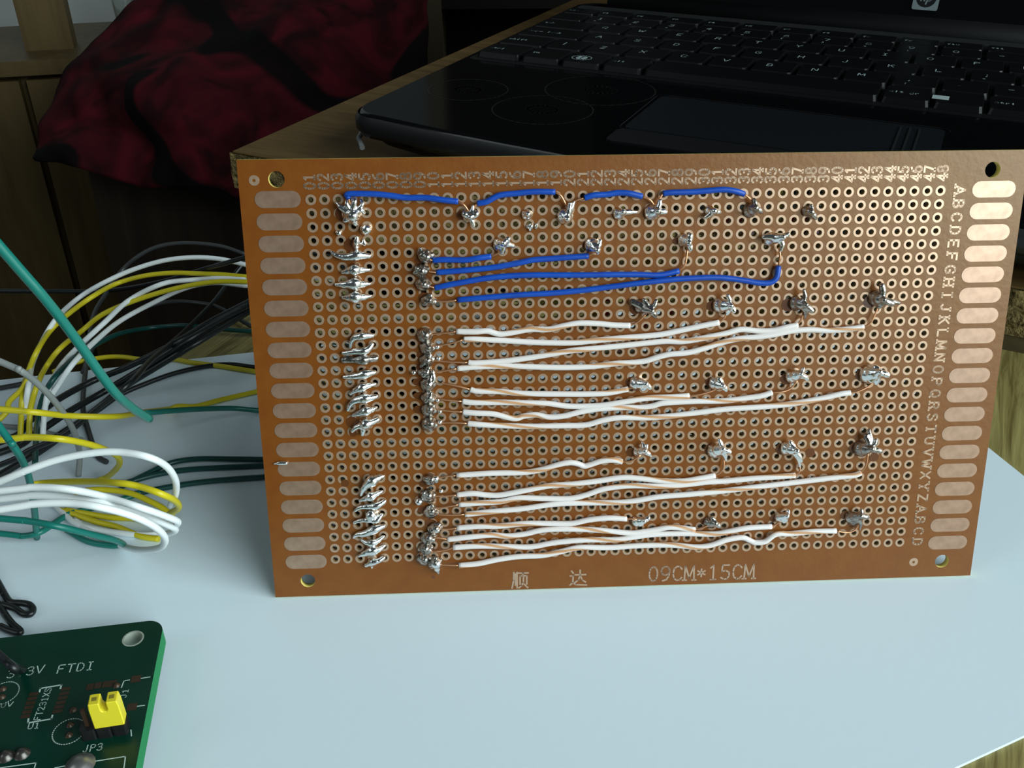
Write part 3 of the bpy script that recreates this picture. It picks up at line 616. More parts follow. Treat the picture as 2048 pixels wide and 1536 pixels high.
WHITE = [
 [(913,663),(950,663.5),(974,662),(999,668),(1030,664),(1060,658.6),(1096,658.6),(1126,652),(1157,646.4),(1194,647),(1226,650),(1260,651)],
 [(928,679),(950,678.6),(999,680.6),(1048,683.5),(1096,685.4),(1145,685.4),(1194,680.6),(1243,676),(1316,669.6),(1365,660),(1402,652),(1438,645)],
 [(937,725),(950,726),(999,723),(1048,717),(1096,709.4),(1145,701),(1194,696.4),(1243,691.6),(1292,686),(1331,682.5),(1365,683),(1402,677),(1449,667.5),(1481,659),(1517,661.8),(1546,661),(1571,655),(1595,650)],
 [(915,737),(950,734),(999,732),(1048,733),(1121,735),(1182,733),(1231,727),(1267,725),(1292,721.6),(1316,714),(1340,708.6),(1377,705),(1413,695),(1437,687),(1473,678),(1510,674.5),(1546,669.6),(1583,662),(1620,659.4),(1656,661),(1693,658.6),(1727,654)],
 [(941,779),(955,782),(999,783),(1048,787),(1121,788),(1182,788),(1219,785.5),(1256,778)],
 [(925,803),(950,805),(999,804.6),(1048,805.6),(1096,807),(1133,812),(1170,812.4),(1206,810.4),(1243,804.6),(1292,796.5),(1340,794),(1378,791.6)],
 [(926,824),(950,826),(987,828),(1028,837),(1048,832),(1072,829.5),(1096,834),(1126,832),(1157,824.6),(1194,818),(1243,815),(1280,815),(1304,812),(1328,806),(1389,802.6),(1449,801.5),(1498,795.4),(1522,791.7),(1544,785)],
 [(936,847),(955,848.5),(999,851),(1060,852.7),(1121,851.5),(1170,850),(1206,840.5),(1243,835),(1292,835.6),(1340,832),(1389,826),(1449,818.6),(1522,813.7),(1583,807.6),(1644,796.6),(1681,788),(1700,785.6)],
 [(913,951),(969,947),(1000,946),(1049,944.7),(1085,938.6),(1117,929),(1139,925),(1156,927.6),(1168,932),(1181,929),(1203,922),(1227,920),(1244,923.5)],
 [(914,990),(945,987),(975,990),(1000,990),(1049,981),(1098,971.6),(1146,968),(1195,962),(1244,955),(1281,957),(1330,962),(1366,962),(1395,957.6),(1430,951)],
 [(918,1009),(957,1006),(1000,1003),(1037,996),(1085,996.7),(1137,997),(1171,990),(1207,978),(1256,971.6),(1305,972),(1354,971),(1415,964),(1450,962),(1508,956.6),(1552,953.6),(1590,950.7)],
 [(930,1029),(969,1024.5),(1000,1021.6),(1049,1016.7),(1110,1008),(1171,1005.7),(1232,1005),(1268,1002),(1317,993.5),(1378,988.6),(1445,982),(1523,972.6),(1596,964),(1669,955),(1707,951),(1721,946)],
 [(914,1056),(957,1052.6),(1000,1052),(1049,1047),(1098,1047),(1142,1047),(1176,1040),(1215,1036),(1253,1037.5)],
 [(895,1079),(933,1074.6),(982,1070),(1015,1072),(1049,1068),(1085,1060),(1134,1058),(1195,1060),(1232,1063.6),(1268,1066),(1305,1060.7),(1342,1054.6),(1390,1059.4)],
 [(906,1095),(957,1092),(1010,1093),(1061,1093.6),(1110,1085),(1171,1079.7),(1232,1079),(1268,1074),(1305,1069),(1366,1067),(1427,1068),(1457,1063),(1494,1056),(1543,1053)],
 [(918,1131),(957,1127),(995,1119),(1037,1113),(1085,1110.7),(1122,1103),(1159,1095),(1220,1095),(1281,1091),(1342,1090),(1390,1094),(1420,1091),(1452,1080),(1483,1075),(1500,1081),(1510,1085),(1530,1083),(1552,1068.5),(1581,1067.5),(1625,1063),(1672,1061.7)]]
WLEAD = [([(913,663),(890,666),(855,669)], [(1260,651),(1278,642),(1292,628)]), ([(928,679),(895,688),(862,692)], [(1438,645),(1450,634),(1453,622)]),
 ([(937,725),(905,724),(860,720)], [(1595,650),(1604,635),(1608,612)]), ([(915,737),(885,742),(858,744)], [(1727,654),(1742,645),(1758,610)]),
 ([(941,779),(915,772),(885,766)], [(1256,778),(1272,774),(1284,770)]), ([(925,803),(895,800),(862,796)], [(1378,791.6),(1400,789),(1424,782),(1438,774)]),
 ([(926,824),(900,822),(864,818)], [(1544,785),(1562,784),(1580,778),(1596,760)]), ([(936,847),(905,845),(864,846)], [(1700,785.6),(1716,783),(1738,772),(1750,758)]),
 ([(913,951),(890,953),(865,958)], [(1244,923.5),(1262,922),(1282,910)]), ([(914,990),(890,992),(860,992)], [(1430,951),(1444,942),(1448,925),(1444,908)]),
 ([(918,1009),(890,1014),(864,1018)], [(1590,950.7),(1600,940),(1594,912)]), ([(930,1029),(900,1030),(868,1028)], [(1721,946),(1732,930),(1736,905)]),
 ([(914,1056),(895,1058),(875,1057)], [(1253,1037.5),(1268,1038),(1280,1042)]), ([(895,1079),(880,1076),(862,1076)], [(1390,1059.4),(1408,1054),(1424,1049)]),
 ([(906,1095),(890,1100),(840,1108)], [(1543,1053),(1556,1046),(1567,1036)]), ([(918,1131),(895,1130),(872,1128)], [(1672,1061.7),(1696,1065),(1712,1058),(1718,1042)])]
def jumper(pts, leads, col, rad, k):
    h0 = rad + .06
    P3 = []
    for i, (u, v) in enumerate(pts):
        P3.append(lb(u, v, h0 + .15 + .10 * math.sin(i * 1.1 + k) + (.2 if 0 < i < len(pts) - 1 else 0)))
    path = smooth_path(P3, 7)
    m_ = MB(); m_.tube(path, rad, 12)
    o = m_.build('jumper_wire', M_blue if col == 'blue' else M_tan, bd_)
    if col != 'blue':                                    # stripe winds round the insulation: angle minus twist times length
        ph = random.random(); tw = random.uniform(.03, .055); L_ = [0]
        for a, b in zip(path, path[1:]): L_.append(L_[-1] + (b - a).length)
        uvl = o.data.uv_layers.new(name='UVMap'); seg = 12
        nf = (len(path) - 1) * seg
        for fi, f_ in enumerate(o.data.polygons):
            if fi >= nf: continue
            i_, k_ = divmod(fi, seg)
            for li, (du, dv) in zip(f_.loop_indices, ((0, 0), (1, 0), (1, 1), (0, 1))):
                uvl.data[li].uv = ((k_ + du) / seg + ph + 20 - L_[i_ + dv] * tw, 0)
    o['label'] = 'blue insulated jumper wire' if col == 'blue' else 'white jumper wire with a tan stripe'
    for l_ in leads:
        n = len(l_); Q = [lb(u, v, h0 + .3 + (.2 if i else 0) - (.1 * i)) for i, (u, v) in enumerate(l_)]
        m2 = MB(); pth = smooth_path(Q, 4); m2.tube(pth, .20, 6); m2.build('bare_lead', M_copper, o)
for k, (p, l_) in enumerate(zip(BLUE, BLEAD)): jumper(p, l_, 'blue', .56, k)
for k, (p, l_) in enumerate(zip(WHITE, WLEAD)): jumper(p, l_, 'white', .58, k)

# solder joints
def solder(chains, mat_=None, vox=.16):
    m_ = MB()
    for ch_ in chains:
        if len(ch_) == 1:
            (u, v, h, r) = ch_[0]; m_.ball(lb(u, v, h), r * 1.25, 0, 12, 8); continue
        P3 = [lb(u, v, h) for u, v, h, r in ch_]; R_ = [c_[3] * 1.3 + .06 for c_ in ch_]
        path = smooth_path(P3, 5); rr = []
        for i in range(len(R_) - 1):
            for k in range(5): t_ = k / 5; t_ = t_*t_*(3-2*t_); rr.append(R_[i] * (1 - t_) + R_[i+1] * t_)
        rr.append(R_[-1]); m_.tube(path, rr, 10); m_.ball(P3[0], R_[0], 0, 10, 6); m_.ball(P3[-1], R_[-1], 0, 10, 6)
    o = m_.build('solder_joint', mat_ or M_solder, bd_)
    r_ = o.modifiers.new('fuse', 'REMESH'); r_.mode = 'VOXEL'; r_.voxel_size = vox * S; r_.use_smooth_shade = True
    s_ = o.modifiers.new('soft', 'SMOOTH'); s_.factor = .5; s_.iterations = 2
    return o
def spindle(pts, rm, fat=None, base=True):
    n = len(pts); fat = n // 2 if fat is None else fat
    ch_ = []
    for i, (u, v) in enumerate(pts):
        f_ = 1 - abs(i - fat) / max(fat, n - 1 - fat, 1)
        ch_.append((u, v, .55 + .75 * f_, .24 + (rm - .24) * f_ ** 1.2))
    u, v = pts[fat]; extra = [[(u + 2, v - 3, 0, rm * 1.05), (u, v, .9, rm * .8)]] if base else []
    solder([ch_] + extra)
# left column, top group
solder([[(703,428,0,1.5),(704,430,1.2,1.2),(706,432,2.4,.8)], [(704,428,1.2,.6),(684,416,1.6,.4),(674,406,1.2,.22)], [(702,426,1.4,.5),(694,410,2,.3),(693,402,1.9,.2)], [(704,426,1.4,.5),(708,408,2,.35),(710,399,1.8,.28),(704,400,1.5,.2)],
        [(706,428,1.2,.5),(722,420,1.4,.3),(729,426,1,.2)], [(706,428,1,.5),(724,410,1.2,.3),(722,400,.8,.2)], [(704,432,1.4,.7),(692,440,1.4,.4),(688,442,1,.2)], [(704,432,1.2,.6),(710,446,1.3,.35),(714,452,.8,.15)]])
solder([[(731,459,0,.85),(733,459,.9,.75)]])
solder([[(675,465,.1,.35),(678,466,.4,.4)]])
solder([[(713,488,0,.7),(713,484,1.2,.45),(714,476,1.4,.3)], [(729,488,.3,.3),(727,481,.5,.22)]])
spindle([(664,504),(675,511),(692,514),(712,511),(726,511),(738,512)], .72, 3)
spindle([(685,545),(697,542),(709,539.5),(722,540),(738,539.5)], .85, 2)
spindle([(672,569),(690,569),(709,567),(724,568),(739,567.5)], .95, 2)
spindle([(686,595),(698,595),(711,594),(726,594),(741,592)], .95, 2)
# left column, middle group
spindle([(701,694),(704,681),(712,674),(724,672),(736,671),(745,671)], .62, 3)
spindle([(686,706),(698,705),(712,703),(728,702),(738,697),(744,689)], .6, 3)
solder([[(688,720,.4,.5),(697,719,.5,.55),(708,720,.8,.45),(728,719,1.1,.85),(742,718,.8,.5),(752,716,.6,.45)]], M_solder2)
spindle([(688,754),(700,753),(714,751.5),(730,748),(740,746),(748,745)], .72, 3)
spindle([(702,788),(711,781),(724,775),(736,771),(750,768)], .68, 2)
spindle([(696,820),(702,808),(714,800),(730,797),(742,795),(752,793)], .75, 3)
spindle([(706,831),(718,827),(732,822),(744,819),(752,815)], .72, 2)
solder([[(732,846,0,1.2),(732,848,1.2,.9)], [(732,848,1.1,.8),(744,844,1,.5),(755,839,.8,.4)], [(730,850,1,.7),(714,854,1,.4),(705,862,.7,.3)], [(730,850,1,.6),(727,860,1.1,.4),(725,869,.9,.3)]])
# left column, bottom group
spindle([(722,990),(730,974),(744,962),(756,956),(767,952)], .95, 2)
spindle([(720,1001),(732,997),(742,993),(752,988),(763,983)], .75, 2)
spindle([(711,1021),(720,1015),(738,1013),(752,1012),(764,1006),(769,1002)], .58, 3)
solder([[(745,1028,0,1.1),(742,1030,1,.9)], [(709,1045,.6,.25),(722,1041,.9,.32),(740,1041,1.2,.4),(754,1041,1.2,.4),(764,1029,.8,.25)]])
spindle([(708,1075),(715,1069),(730,1067),(748,1059),(758,1055),(767,1052)], .75, 3)
spindle([(724,1080),(733,1085),(744,1086),(756,1081),(767,1073)], .62, 2)
spindle([(718,1112),(730,1107),(746,1101),(758,1098),(769,1091)], .85, 2)
solder([[(732,1131,.6,.3),(746,1125,1.1,.5),(758,1121,1,.4),(767,1115,.7,.35)], [(746,1122,0,.9),(746,1124,1,.6)], [(745,1126,1,.3),(744,1135,.7,.2)]])
# right column: duller lumps with bright beads
def lump(u, v, r=1.25, bead=None, tail=None):
    ch_ = [[(u, v, 0, r), (u + 1, v, .8, r * .85), (u + 2, v + 1, 1.5, r * .5)], [(u - 10, v + random.uniform(-3, 3), .4, .45), (u, v, .9, .7), (u + 11, v + random.uniform(-3, 3), .5, .5)]]
    for _ in range(4):
        a_ = random.uniform(0, 6.28); rad_ = random.uniform(6, 11)
        ch_.append([(u, v, .8, .5), (u + rad_ * math.cos(a_), v + rad_ * math.sin(a_), random.uniform(.7, 1.5), random.uniform(.22, .42))])
    if tail: ch_.append([(u, v, 1.2, .5), (*tail, 1.2, .2)])
    o = solder(ch_, M_solder2)
    if bead: solder([[(bead[0], bead[1], .8, .42)]])
for a in ((852,513,1.1,None,(840,497)), (842,541,1.1,None,(828,546)), (846,568,1.1), (857,600,1.0,(869,603)),
          (850,670,1.25,(857,671)), (855,695,1.15,(875,694)), (854,720,1.1,(877,717),(842,733)), (851,744,1.0,(828,745)), (856,768,1.2,None,(866,742)), (857,794,1.1,(875,800)), (858,818,1.2,(880,823)), (859,847,1.25,(880,844),(862,862)),
          (861,958,1.0,(862,959)), (856,990,1.2,(882,982)), (862,1022,1.2), (870,1056,1.1,(875,1058)), (856,1075,1.2), (850,1096,1.1), (848,1118,1.1,(846,1117)), (868,1124,1.2,None,(877,1146))):
    lump(*a)
solder([[(838,1003,.3,.7)]]); solder([[(872,1127,1.2,.9),(874,1136,1,.6),(877,1147,.6,.15)]])
solder([[(861,958,.9,.6),(872,957,.9,.5)]]); solder([[(868,1056,1.2,.4),(874,1060,1.5,.5),(878,1056,1.1,.25)]])
solder([[(866,745,1.1,.28),(867,758,1.1,.4),(865,770,1,.25)]])
# standalone spikes: base, tip, side tail
def spike(base, tip, h=2.6, r=1.2, tails=(), m=None):
    (bu, bv), (tu, tv) = base, tip
    ch_ = [[(bu, bv, 0, r), ((bu*.6 + tu*.4), (bv*.6 + tv*.4), h * .45, r * .72), (tu, tv, h, .42)]]
    for (au, av, ah, ar) in tails: ch_.append([((bu + tu) / 2, (bv + tv) / 2, h * .6, .55), ((tu + au) / 2, (tv + av) / 2, (h * .7 + ah) / 2, (ar + .5) / 2), (au, av, ah, ar)])
    solder(ch_, m)
spike((938,432),(941,434),1.8,1.0,((930,428,1.4,.5),(952,428,1.4,.5),(948,452,1.3,.2),(946,412,1.2,.2)))
spike((1054,429),(1056,428),1.2,.85); solder([[(1056,453,.2,.3),(1062,452,.5,.35),(1060,460,.3,.2)]]); solder([[(1072,455,.2,.25),(1073,449,.4,.2)]])
spike((1001,489),(1008,486),2.0,1.15,((1004,505,1.2,.3),(1026,492,.7,.3),(1016,478,1.6,.4)))
spike((1130,432),(1135,438),2.0,1.25,((1140,408,1.6,.3),(1148,404,1.2,.2)))
spike((1184,490),(1195,500),2.4,1.2,((1200,482,1.6,.3),(1196,507,2.2,.2)))
spike((1238,427),(1246,424),1.5,.95,((1264,425,.5,.3),(1272,424,.4,.25)))
spike((1304,424),(1316,422),2.2,1.25,((1320,402,1.6,.3),(1330,424,1.2,.4)))
spike((1368,480),(1378,486),2.2,1.05,((1380,472,1.8,.45),(1381,498,1.6,.35)))
spike((1420,422),(1429,422),1.6,.9,((1411,435,1.0,.25),(1440,425,.7,.25)))
spike((1500,420),(1512,416),2.4,1.15,((1508,400,1.5,.3),(1522,424,1.2,.3)), M_solder2)
spike((1613,422),(1623,424),1.6,.8,((1631,436,.8,.3),(1622,412,1,.3)), M_solder2)
spike((1540,478),(1567,474),3.2,1.1,((1528,474,1.4,.35),(1562,500,2.2,.25),(1576,468,2.6,.3)))
spike((1282,612),(1304,622),2.8,1.15,((1266,604,.7,.5),(1312,602,2,.3),(1310,632,1.8,.35),(1288,600,1.6,.3)), M_solder2)
spike((1440,610),(1462,612),3.0,1.25,((1456,592,2.4,.3),(1468,622,2.4,.35),(1454,628,1.4,.25)))
spike((1592,606),(1612,610),2.8,1.2,((1608,580,2,.2),(1624,622,2,.35),(1610,636,1.2,.15)), M_solder2)
spike((1752,596),(1768,600),2.8,1.3,((1764,572,2,.45),(1784,608,1.8,.4),(1798,606,1.2,.25),(1758,614,1.4,.3)), M_solder2)
spike((1272,766),(1292,768),2.4,1.2,((1300,776,1.8,.3),(1286,778,1.4,.4)))
spike((1430,766),(1446,772),2.2,1.15,((1438,758,1.5,.4),(1452,780,1.4,.3)))
spike((1584,752),(1602,748),2.6,1.2,((1606,738,2,.3),(1614,758,1.6,.35)))
spike((1736,748),(1760,744),3.0,1.55,((1774,750,2,.5),(1742,760,1.6,.5),(1750,734,1.6,.4),(1752,766,1,.35)))
spike((1276,902),(1290,902),2.2,.9,((1294,890,1.6,.2),(1302,912,1.2,.2),(1284,884,1,.15)))
spike((1430,900),(1446,898),2.8,1.35,((1438,880,2,.3),(1460,904,2,.3),(1452,920,1.4,.2)))
spike((1574,896),(1594,902),2.6,1.25,((1602,922,1.6,.3),(1600,936,.8,.18),(1580,884,1.4,.3)))
spike((1722,896),(1744,898),3.0,1.4,((1752,880,2,.3),(1760,902,2,.4),(1732,872,1.2,.5),(1738,860,1,.25)), M_solder2)
spike((1274,1042),(1288,1042),1.9,1.0,((1296,1036,1.4,.4),(1280,1048,1.2,.4)))
spike((1418,1044),(1431,1047),1.8,1.0,((1424,1036,1.2,.35),(1438,1052,1.2,.35)), M_solder2)
spike((1560,1034),(1574,1032),1.9,1.0,((1576,1022,1.2,.3),(1568,1042,1.2,.4)))
spike((1702,1034),(1722,1032),2.6,1.15,((1723,1020,1.8,.25),(1736,1034,1.4,.3),(1706,1046,1,.4),(1720,1060,.6,.12)), M_solder2)
solder([[(548,928,.3,.1),(560,926,.4,.3),(572,926,.3,.3)]])
# soldering residue; discs left of the joints also paint their cast shadows
def flux_shade(u, v, rx, ry=None, h=.052):
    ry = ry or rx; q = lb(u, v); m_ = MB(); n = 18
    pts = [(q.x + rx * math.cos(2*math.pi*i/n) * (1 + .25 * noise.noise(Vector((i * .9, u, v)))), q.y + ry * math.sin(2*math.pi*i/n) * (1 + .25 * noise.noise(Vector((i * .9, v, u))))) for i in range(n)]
    m_.prism(pts, .004, h); m_.build('flux_and_shade', M_flux_shade, bd_)
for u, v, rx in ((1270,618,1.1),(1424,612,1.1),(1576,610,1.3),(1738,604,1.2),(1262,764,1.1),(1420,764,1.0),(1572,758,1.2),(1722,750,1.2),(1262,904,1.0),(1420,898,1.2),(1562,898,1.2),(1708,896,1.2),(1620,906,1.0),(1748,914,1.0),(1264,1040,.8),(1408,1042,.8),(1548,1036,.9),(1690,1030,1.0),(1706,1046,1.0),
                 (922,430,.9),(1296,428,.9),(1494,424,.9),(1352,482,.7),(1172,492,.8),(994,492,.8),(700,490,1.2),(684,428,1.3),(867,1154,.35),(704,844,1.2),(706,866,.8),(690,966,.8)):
    flux_shade(u, v, rx)
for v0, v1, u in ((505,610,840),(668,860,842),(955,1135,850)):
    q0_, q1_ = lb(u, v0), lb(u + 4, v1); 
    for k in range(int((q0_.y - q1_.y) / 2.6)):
        flux_shade(u + random.uniform(-6, 14), v0 + (v1 - v0) * (k + .5) / int((q0_.y - q1_.y) / 2.6), 1.15, .8)
# chip sockets on the far side
for v0, v1 in ((500, 612), (660, 868), (950, 1138)):
    a, b = lb(712, v0), lb(850, v1); m_ = MB(); m_.box((a.x - 1, b.y, -TK - 4.4), (b.x + 1, a.y, -TK - .6)); o = m_.build('chip_socket', M_plastic, bd_)

# ------------------------------------------------------------------ loose hookup wires
DW = 1.4
def wire(col, pts, label, hid=None, ext=50, name='hookup_wire', D_=DW):
    """pts: (u, v, apparent width in photo pixels) ; hid: board-local points behind the board"""
    P3 = []
    for u, v, w_ in pts:
        l_ = F * D_ / w_; g_ = (D_ / 2 + .1 - CAM.z) / ray(u, v).z
        if ray(u, v).z < 0 and l_ > g_: l_ = g_
        if hid and u > 450:
            nb_ = dist(onplane(u, v, BO, NB)); l_ = max(l_, nb_ + 14)
        p = at(u, v, l_)
        if p.z < D_ / 2 + .1: p.z = D_ / 2 + .1
        P3.append(p)
    if hid:
        P3.append(P3[-1] + (P3[-1] - P3[-2]).normalized() * 16)
        for x, y, z in hid[(1 if len(hid) > 1 else 0):]: P3.append(wpos((x, y, z)))
    if ext:
        dv = (P3[0] - P3[1]).normalized() * ext; q = P3[0] + dv; q.z = max(q.z, D_ / 2 + .1); P3 = [q] + P3
    path = smooth_path(P3, 7)
    for p in path:                                       # stay behind the board once past its edge
        q = p - BO; yl, zl_ = q.dot(UB), q.dot(NB)
        if hid and q.x > X0 - 2 and yl < Y1 + 3 and zl_ > -TK - D_ / 2 - .3: p += NB * (-TK - D_ / 2 - .3 - zl_)
    for p in path: p.z = max(p.z, D_ / 2 + .08) if p.x > -110 or p.y < 90 else p.z
    m_ = MB(); m_.tube(path, D_ / 2, 12)
    o = m_.build(name, M_wt[col]); tag(o, label, 'wire', 'loose hookup wires beside the board'); return o
def bw(pts, wd): return [(u, v, wd) for u, v in pts]
# left-to-right order in each list: starts at the left, ends behind the board
W_ = wire
W_('teal', [(0,494,22),(92,600,21),(150,676,20),(222,776,19),(262,814,18),(298,838,17)], 'thick teal wire running diagonally down from the left frame edge, nearest of all', None, 40)
W_('black', [(0,582,7.5),(92,582.5,7.5),(217,581,8),(324,563,9),(416,536,9.5),(490,515,10)], 'thin black wire crossing level from the left edge under the teal wire', [(-60,66,-14),(-20,62,-6)], 60)
W_('white', [(50,830,11),(51,813,11),(58,765,11),(69,716,10),(106,646,10),(152,600,9.5),(199,570,9.5),(259,542,9.5),(324,522,9.5),(384,515,9.5),(439,518,9.5),(494,530,9.5)], 'white wire arching highest over the bundle at the board edge', [(-60,62,-10),(0,54,-4),(30,55,-3.2),(62,33,-3)], 0)
W_('charcoal', [(213,924,9),(194,910,9),(176,859,8.5),(166,813,8.5),(171,744,8),(185,637,8),(213,586,8),(240,545,8),(273,515,8),(314,494,8),(370,486,8),(439,492,8),(490,508,8)], 'dark grey wire forming the topmost arch behind the white wire', [(-60,66,-16),(0,70,-6)], 0)
W_('yellow', [(40,880,11),(42,845,11),(45,790,11),(55,748,10.5),(74,702,10.5),(102,660,10),(139,626,10),(185,593,10),(231,568,9.5),(287,552,9.5),(342,546,9.5),(393,547,9.5),(444,549,9.5),(497,554,9.5)], 'outer yellow wire arching just inside the high white wire', [(-62,60,-9),(-20,62,-4),(10,71,-3),(44,82,-2.8)], 0)
W_('yellow', [(58,880,11),(59,845,11),(62,813,11),(74,771,11),(92,734,10.5),(120,697,10.5),(162,663,10),(203,630,10),(259,605,10),(324,584,10),(384,570,10),(439,563,10),(497,564,10)], 'inner yellow wire arching below the outer yellow one', [(-62,58,-11),(0,60,-4),(40,60,-3)], 0)
W_('white', [(86,870,11),(88,836,11),(97,780,11),(120,734,10.5),(153,697,10.5),(208,646,10.5),(259,600,10),(324,568,10),(380,560,9.5),(434,556,9.5),(490,556,9.5)], 'white wire with small black print lying beside the inner yellow wire', [(-60,58,-14),(20,46,-5),(58,40,-3)], 0)
W_('white', [(88,830,11),(92,808,11),(116,771,11),(148,725,11),(194,679,10.5),(240,642,10),(300,609,9.5),(370,577,9),(430,566,9),(490,572,9)], 'white wire running lowest in the arching bundle', [(-60,52,-18),(20,38,-6),(50,30,-4)], 0)
W_('green', [(70,930,12),(72,882,11.5),(76,836,11),(88,790,11),(111,753,11),(148,716,10.5),(194,688,10),(240,667,9.5),(300,656,9),(370,651,9),(439,658,9),(503,663,9)], 'dark green wire curving under the white wires to the board edge', [(-60,50,-12),(0,40,-5),(56,52,-3)], 0)
W_('black', [(0,884,14),(60,841,14),(116,799,13.5),(185,762,13),(254,734,13),(347,688,13),(416,646,12.5),(497,604,12)], 'upper black wire of the thick black diagonal bundle', [(-64,52,-20)], 40, 'hookup_wire', 1.8)
W_('black', [(0,905,14),(70,868,14),(140,822,13.5),(210,782,13),(290,734,13),(370,684,13),(440,642,12.5),(498,612,12)], 'middle black wire of the thick black diagonal bundle', [(-64,50,-20)], 40, 'hookup_wire', 1.8)
W_('black', [(0,950,13),(90,896,13),(185,826,13),(240,780,13),(310,736,13),(380,694,13),(450,652,12.5),(500,622,12)], 'lowest black wire of the thick black diagonal bundle', [(-64,49,-22)], 40, 'hookup_wire', 1.8)
W_('black', [(0,930,12),(60,900,12),(130,868,12),(200,812,12),(262,764,12),(300,722,11),(350,680,10),(392,640,9),(430,600,8),(460,560,8),(492,520,8)], 'slim black wire leaving the diagonal bundle steeply upward', [(-64,66,-20)], 40)
W_('charcoal', [(166,745,8),(190,690,8),(240,642,8),(300,612,8),(351,603.5,8),(402,607,8),(439,616,7.5),(498,650,7.5)], 'dark grey wire forming the small low arch in front of the cabinet', [(-62,46,-22)], 0)
W_('yellow', [(106,744,9),(153,725,9),(199,716,9),(240,713.6,9),(296,720,9),(342,718,9),(384,725,9),(439,732,8.5),(513,743.6,8.5)], 'dull yellow wire crossing the paper edge at the back', [(-60,40,-14),(-6,34,-5),(30,32,-3)], 0)
W_('black', [(100,880,9),(139,855,9),(194,822,8.5),(240,790,8.5),(287,769,8.5),(351,746,8.5),(416,732,8.5),(462,729,8.5),(511,735,8.5)], 'charcoal wire rising from the paper to cross the dull yellow one', [(-62,41,-16)], 0)
W_('yellow', [(0,818.5,13),(69,824.5,13),(139,831.5,12.5),(231,833,12),(287,824.5,11),(342,817.6,9.5),(393,812,9),(444,799,8.5),(514,783,8.5)], 'yellow wire running straight across under the tip of the teal wire', [(-62,36,-12),(0,24,-4),(34,22,-3)], 40)
W_('teal', [(292,826,12),(337,822,11.5),(393,818.5,11),(462,816.7,10.5),(517,821,10)], 'short teal wire lying from the teal wire tip to the board', [(-60,32,-10),(0,30,-5),(52,26,-3)], 0)
W_('grey', [(0,723,14),(37,739,14),(69,762,13.5),(102,794,13),(130,831,12.5),(148,864,12),(159,905,11.5),(157,952,11)], 'light grey wire bending down from the left frame edge', None, 40)
W_('grey', [(0,852,10),(40,855,10),(80,862,10),(120,872,10),(165,880,10)], 'pale grey wire lying flat under the light grey bend', None, 40)
W_('yellow', [(0,880,14),(55,874.5,14),(120,878,14),(171,887,13.5),(208,898.5,13),(234,912,12.5),(238,930,12),(217,952,11.5),(195,962,11)], 'yellow wire hooking back above the big white loop', None, 40)
W_('white', [(0,963,15),(55,940,15),(116,919,15),(185,906,15),(240,904,15),(296,914,15),(333,933,14.5),(351,961,14),(351,988,13.5),(340,1012,13)], 'white wire making the tallest round loop above the coil', None, 40)
W_('yellow', [(60,970,13),(92,965.5,13),(162,963,13.5),(231,965.5,14),(277,972.5,14),(324,988.6,14),(351,1002.5,13.5),(357,1016,13),(340,1027,12.5)], 'yellow wire on top of the white coil', None, 0)
W_('white', [(0,982,15.5),(69,975,15.5),(139,979,15.5),(208,993,15),(277,1014,15),(324,1030,14.5),(355,1043,14),(350,1052,13.5)], 'upper white wire of the coil in front', None, 40)
W_('white', [(0,998,15),(69,991,15),(139,996,15),(208,1007,15),(277,1028,14.5),(333,1049,14),(351,1060,13.5),(333,1068,13)], 'middle white wire of the coil in front', None, 40)
W_('white', [(0,1019,16),(69,1008,16),(139,1006,16),(199,1014,16),(259,1030,15.5),(305,1051,15),(328,1072,14.5),(328,1088,14),(314,1097,13.5),(277,1099.6,13),(240,1090,12.5),(185,1067,12),(148,1039,11.5)], 'lowest white wire of the coil turning back near the paper', None, 40)
W_('yellow', [(150,985,12),(199,979,12),(259,986,12),(305,1005,12),(333,1021,12),(345,1034,12)], 'yellow wire tucked under the top yellow wire of the coil', None, 0)
W_('yellow', [(130,1020,11),(166,1026,11),(222,1035,11),(268,1037,11),(300,1046,11)], 'yellow wire seen inside the white coil', None, 0)
W_('yellow', [(120,1020,10.5),(153,1030,10.5),(194,1044,10.5),(231,1053,10.5),(280,1072,10.5),(318,1078,10.5)], 'lowest yellow wire inside the coil beside the printed white wire', None, 0)
W_('white', [(110,1010,11),(150,1046,11),(190,1058,11),(240,1066,11),(290,1070,11),(322,1066,11)], 'white printed wire lying innermost in the coil', None, 0)
W_('teal', [(0,855,15),(23,887,15),(46,924,14.5),(60,965,14),(69,1021,13),(74,1076,12)], 'teal wire falling steeply at the far left under the white loops', None, 40)
W_('teal', [(0,1037,14),(55,1042,14),(116,1053,14),(185,1069.5,13.5),(231,1081,13),(248,1091,12.5),(222,1091,12),(176,1083,12),(134,1060,11.5)], 'teal wire with a tight hairpin end in front of the coil', None, 40)
W_('teal', [(0,1067,12.5),(46,1072,12.5),(83,1063,12.5),(130,1033,12),(171,1019,11.5),(240,1000,10.5),(300,978,9.5)], 'teal wire passing behind the coil up to the right', None, 40)
W_('green', [(240,975,10),(259,965.5,10),(296,947,9.5),(342,926,9),(393,918,9),(462,918,9),(527,919,9)], 'upper of three dark green wires low at the board edge', [(-58,20,-10),(0,20,-5),(44,14,-3)], 0)
W_('green', [(240,970,10),(268,961,10),(314,949,9.5),(370,940,9.5),(439,935.5,9.5),(527,931,9.5)], 'middle of three dark green wires low at the board edge', [(-58,18,-12),(10,12,-5)], 0)
W_('green', [(250,992,10),(287,984,10),(333,975,9.5),(393,965.5,9.5),(462,958.6,9.5),(527,954,9.5)], 'lowest of three dark green wires low at the board edge', [(-58,15,-12),(-20,9,-8)], 0)
W_('charcoal', [(0,776,8),(28,771,8),(60,764,8)], 'short dark grey wire at the left edge of the paper', None, 40)
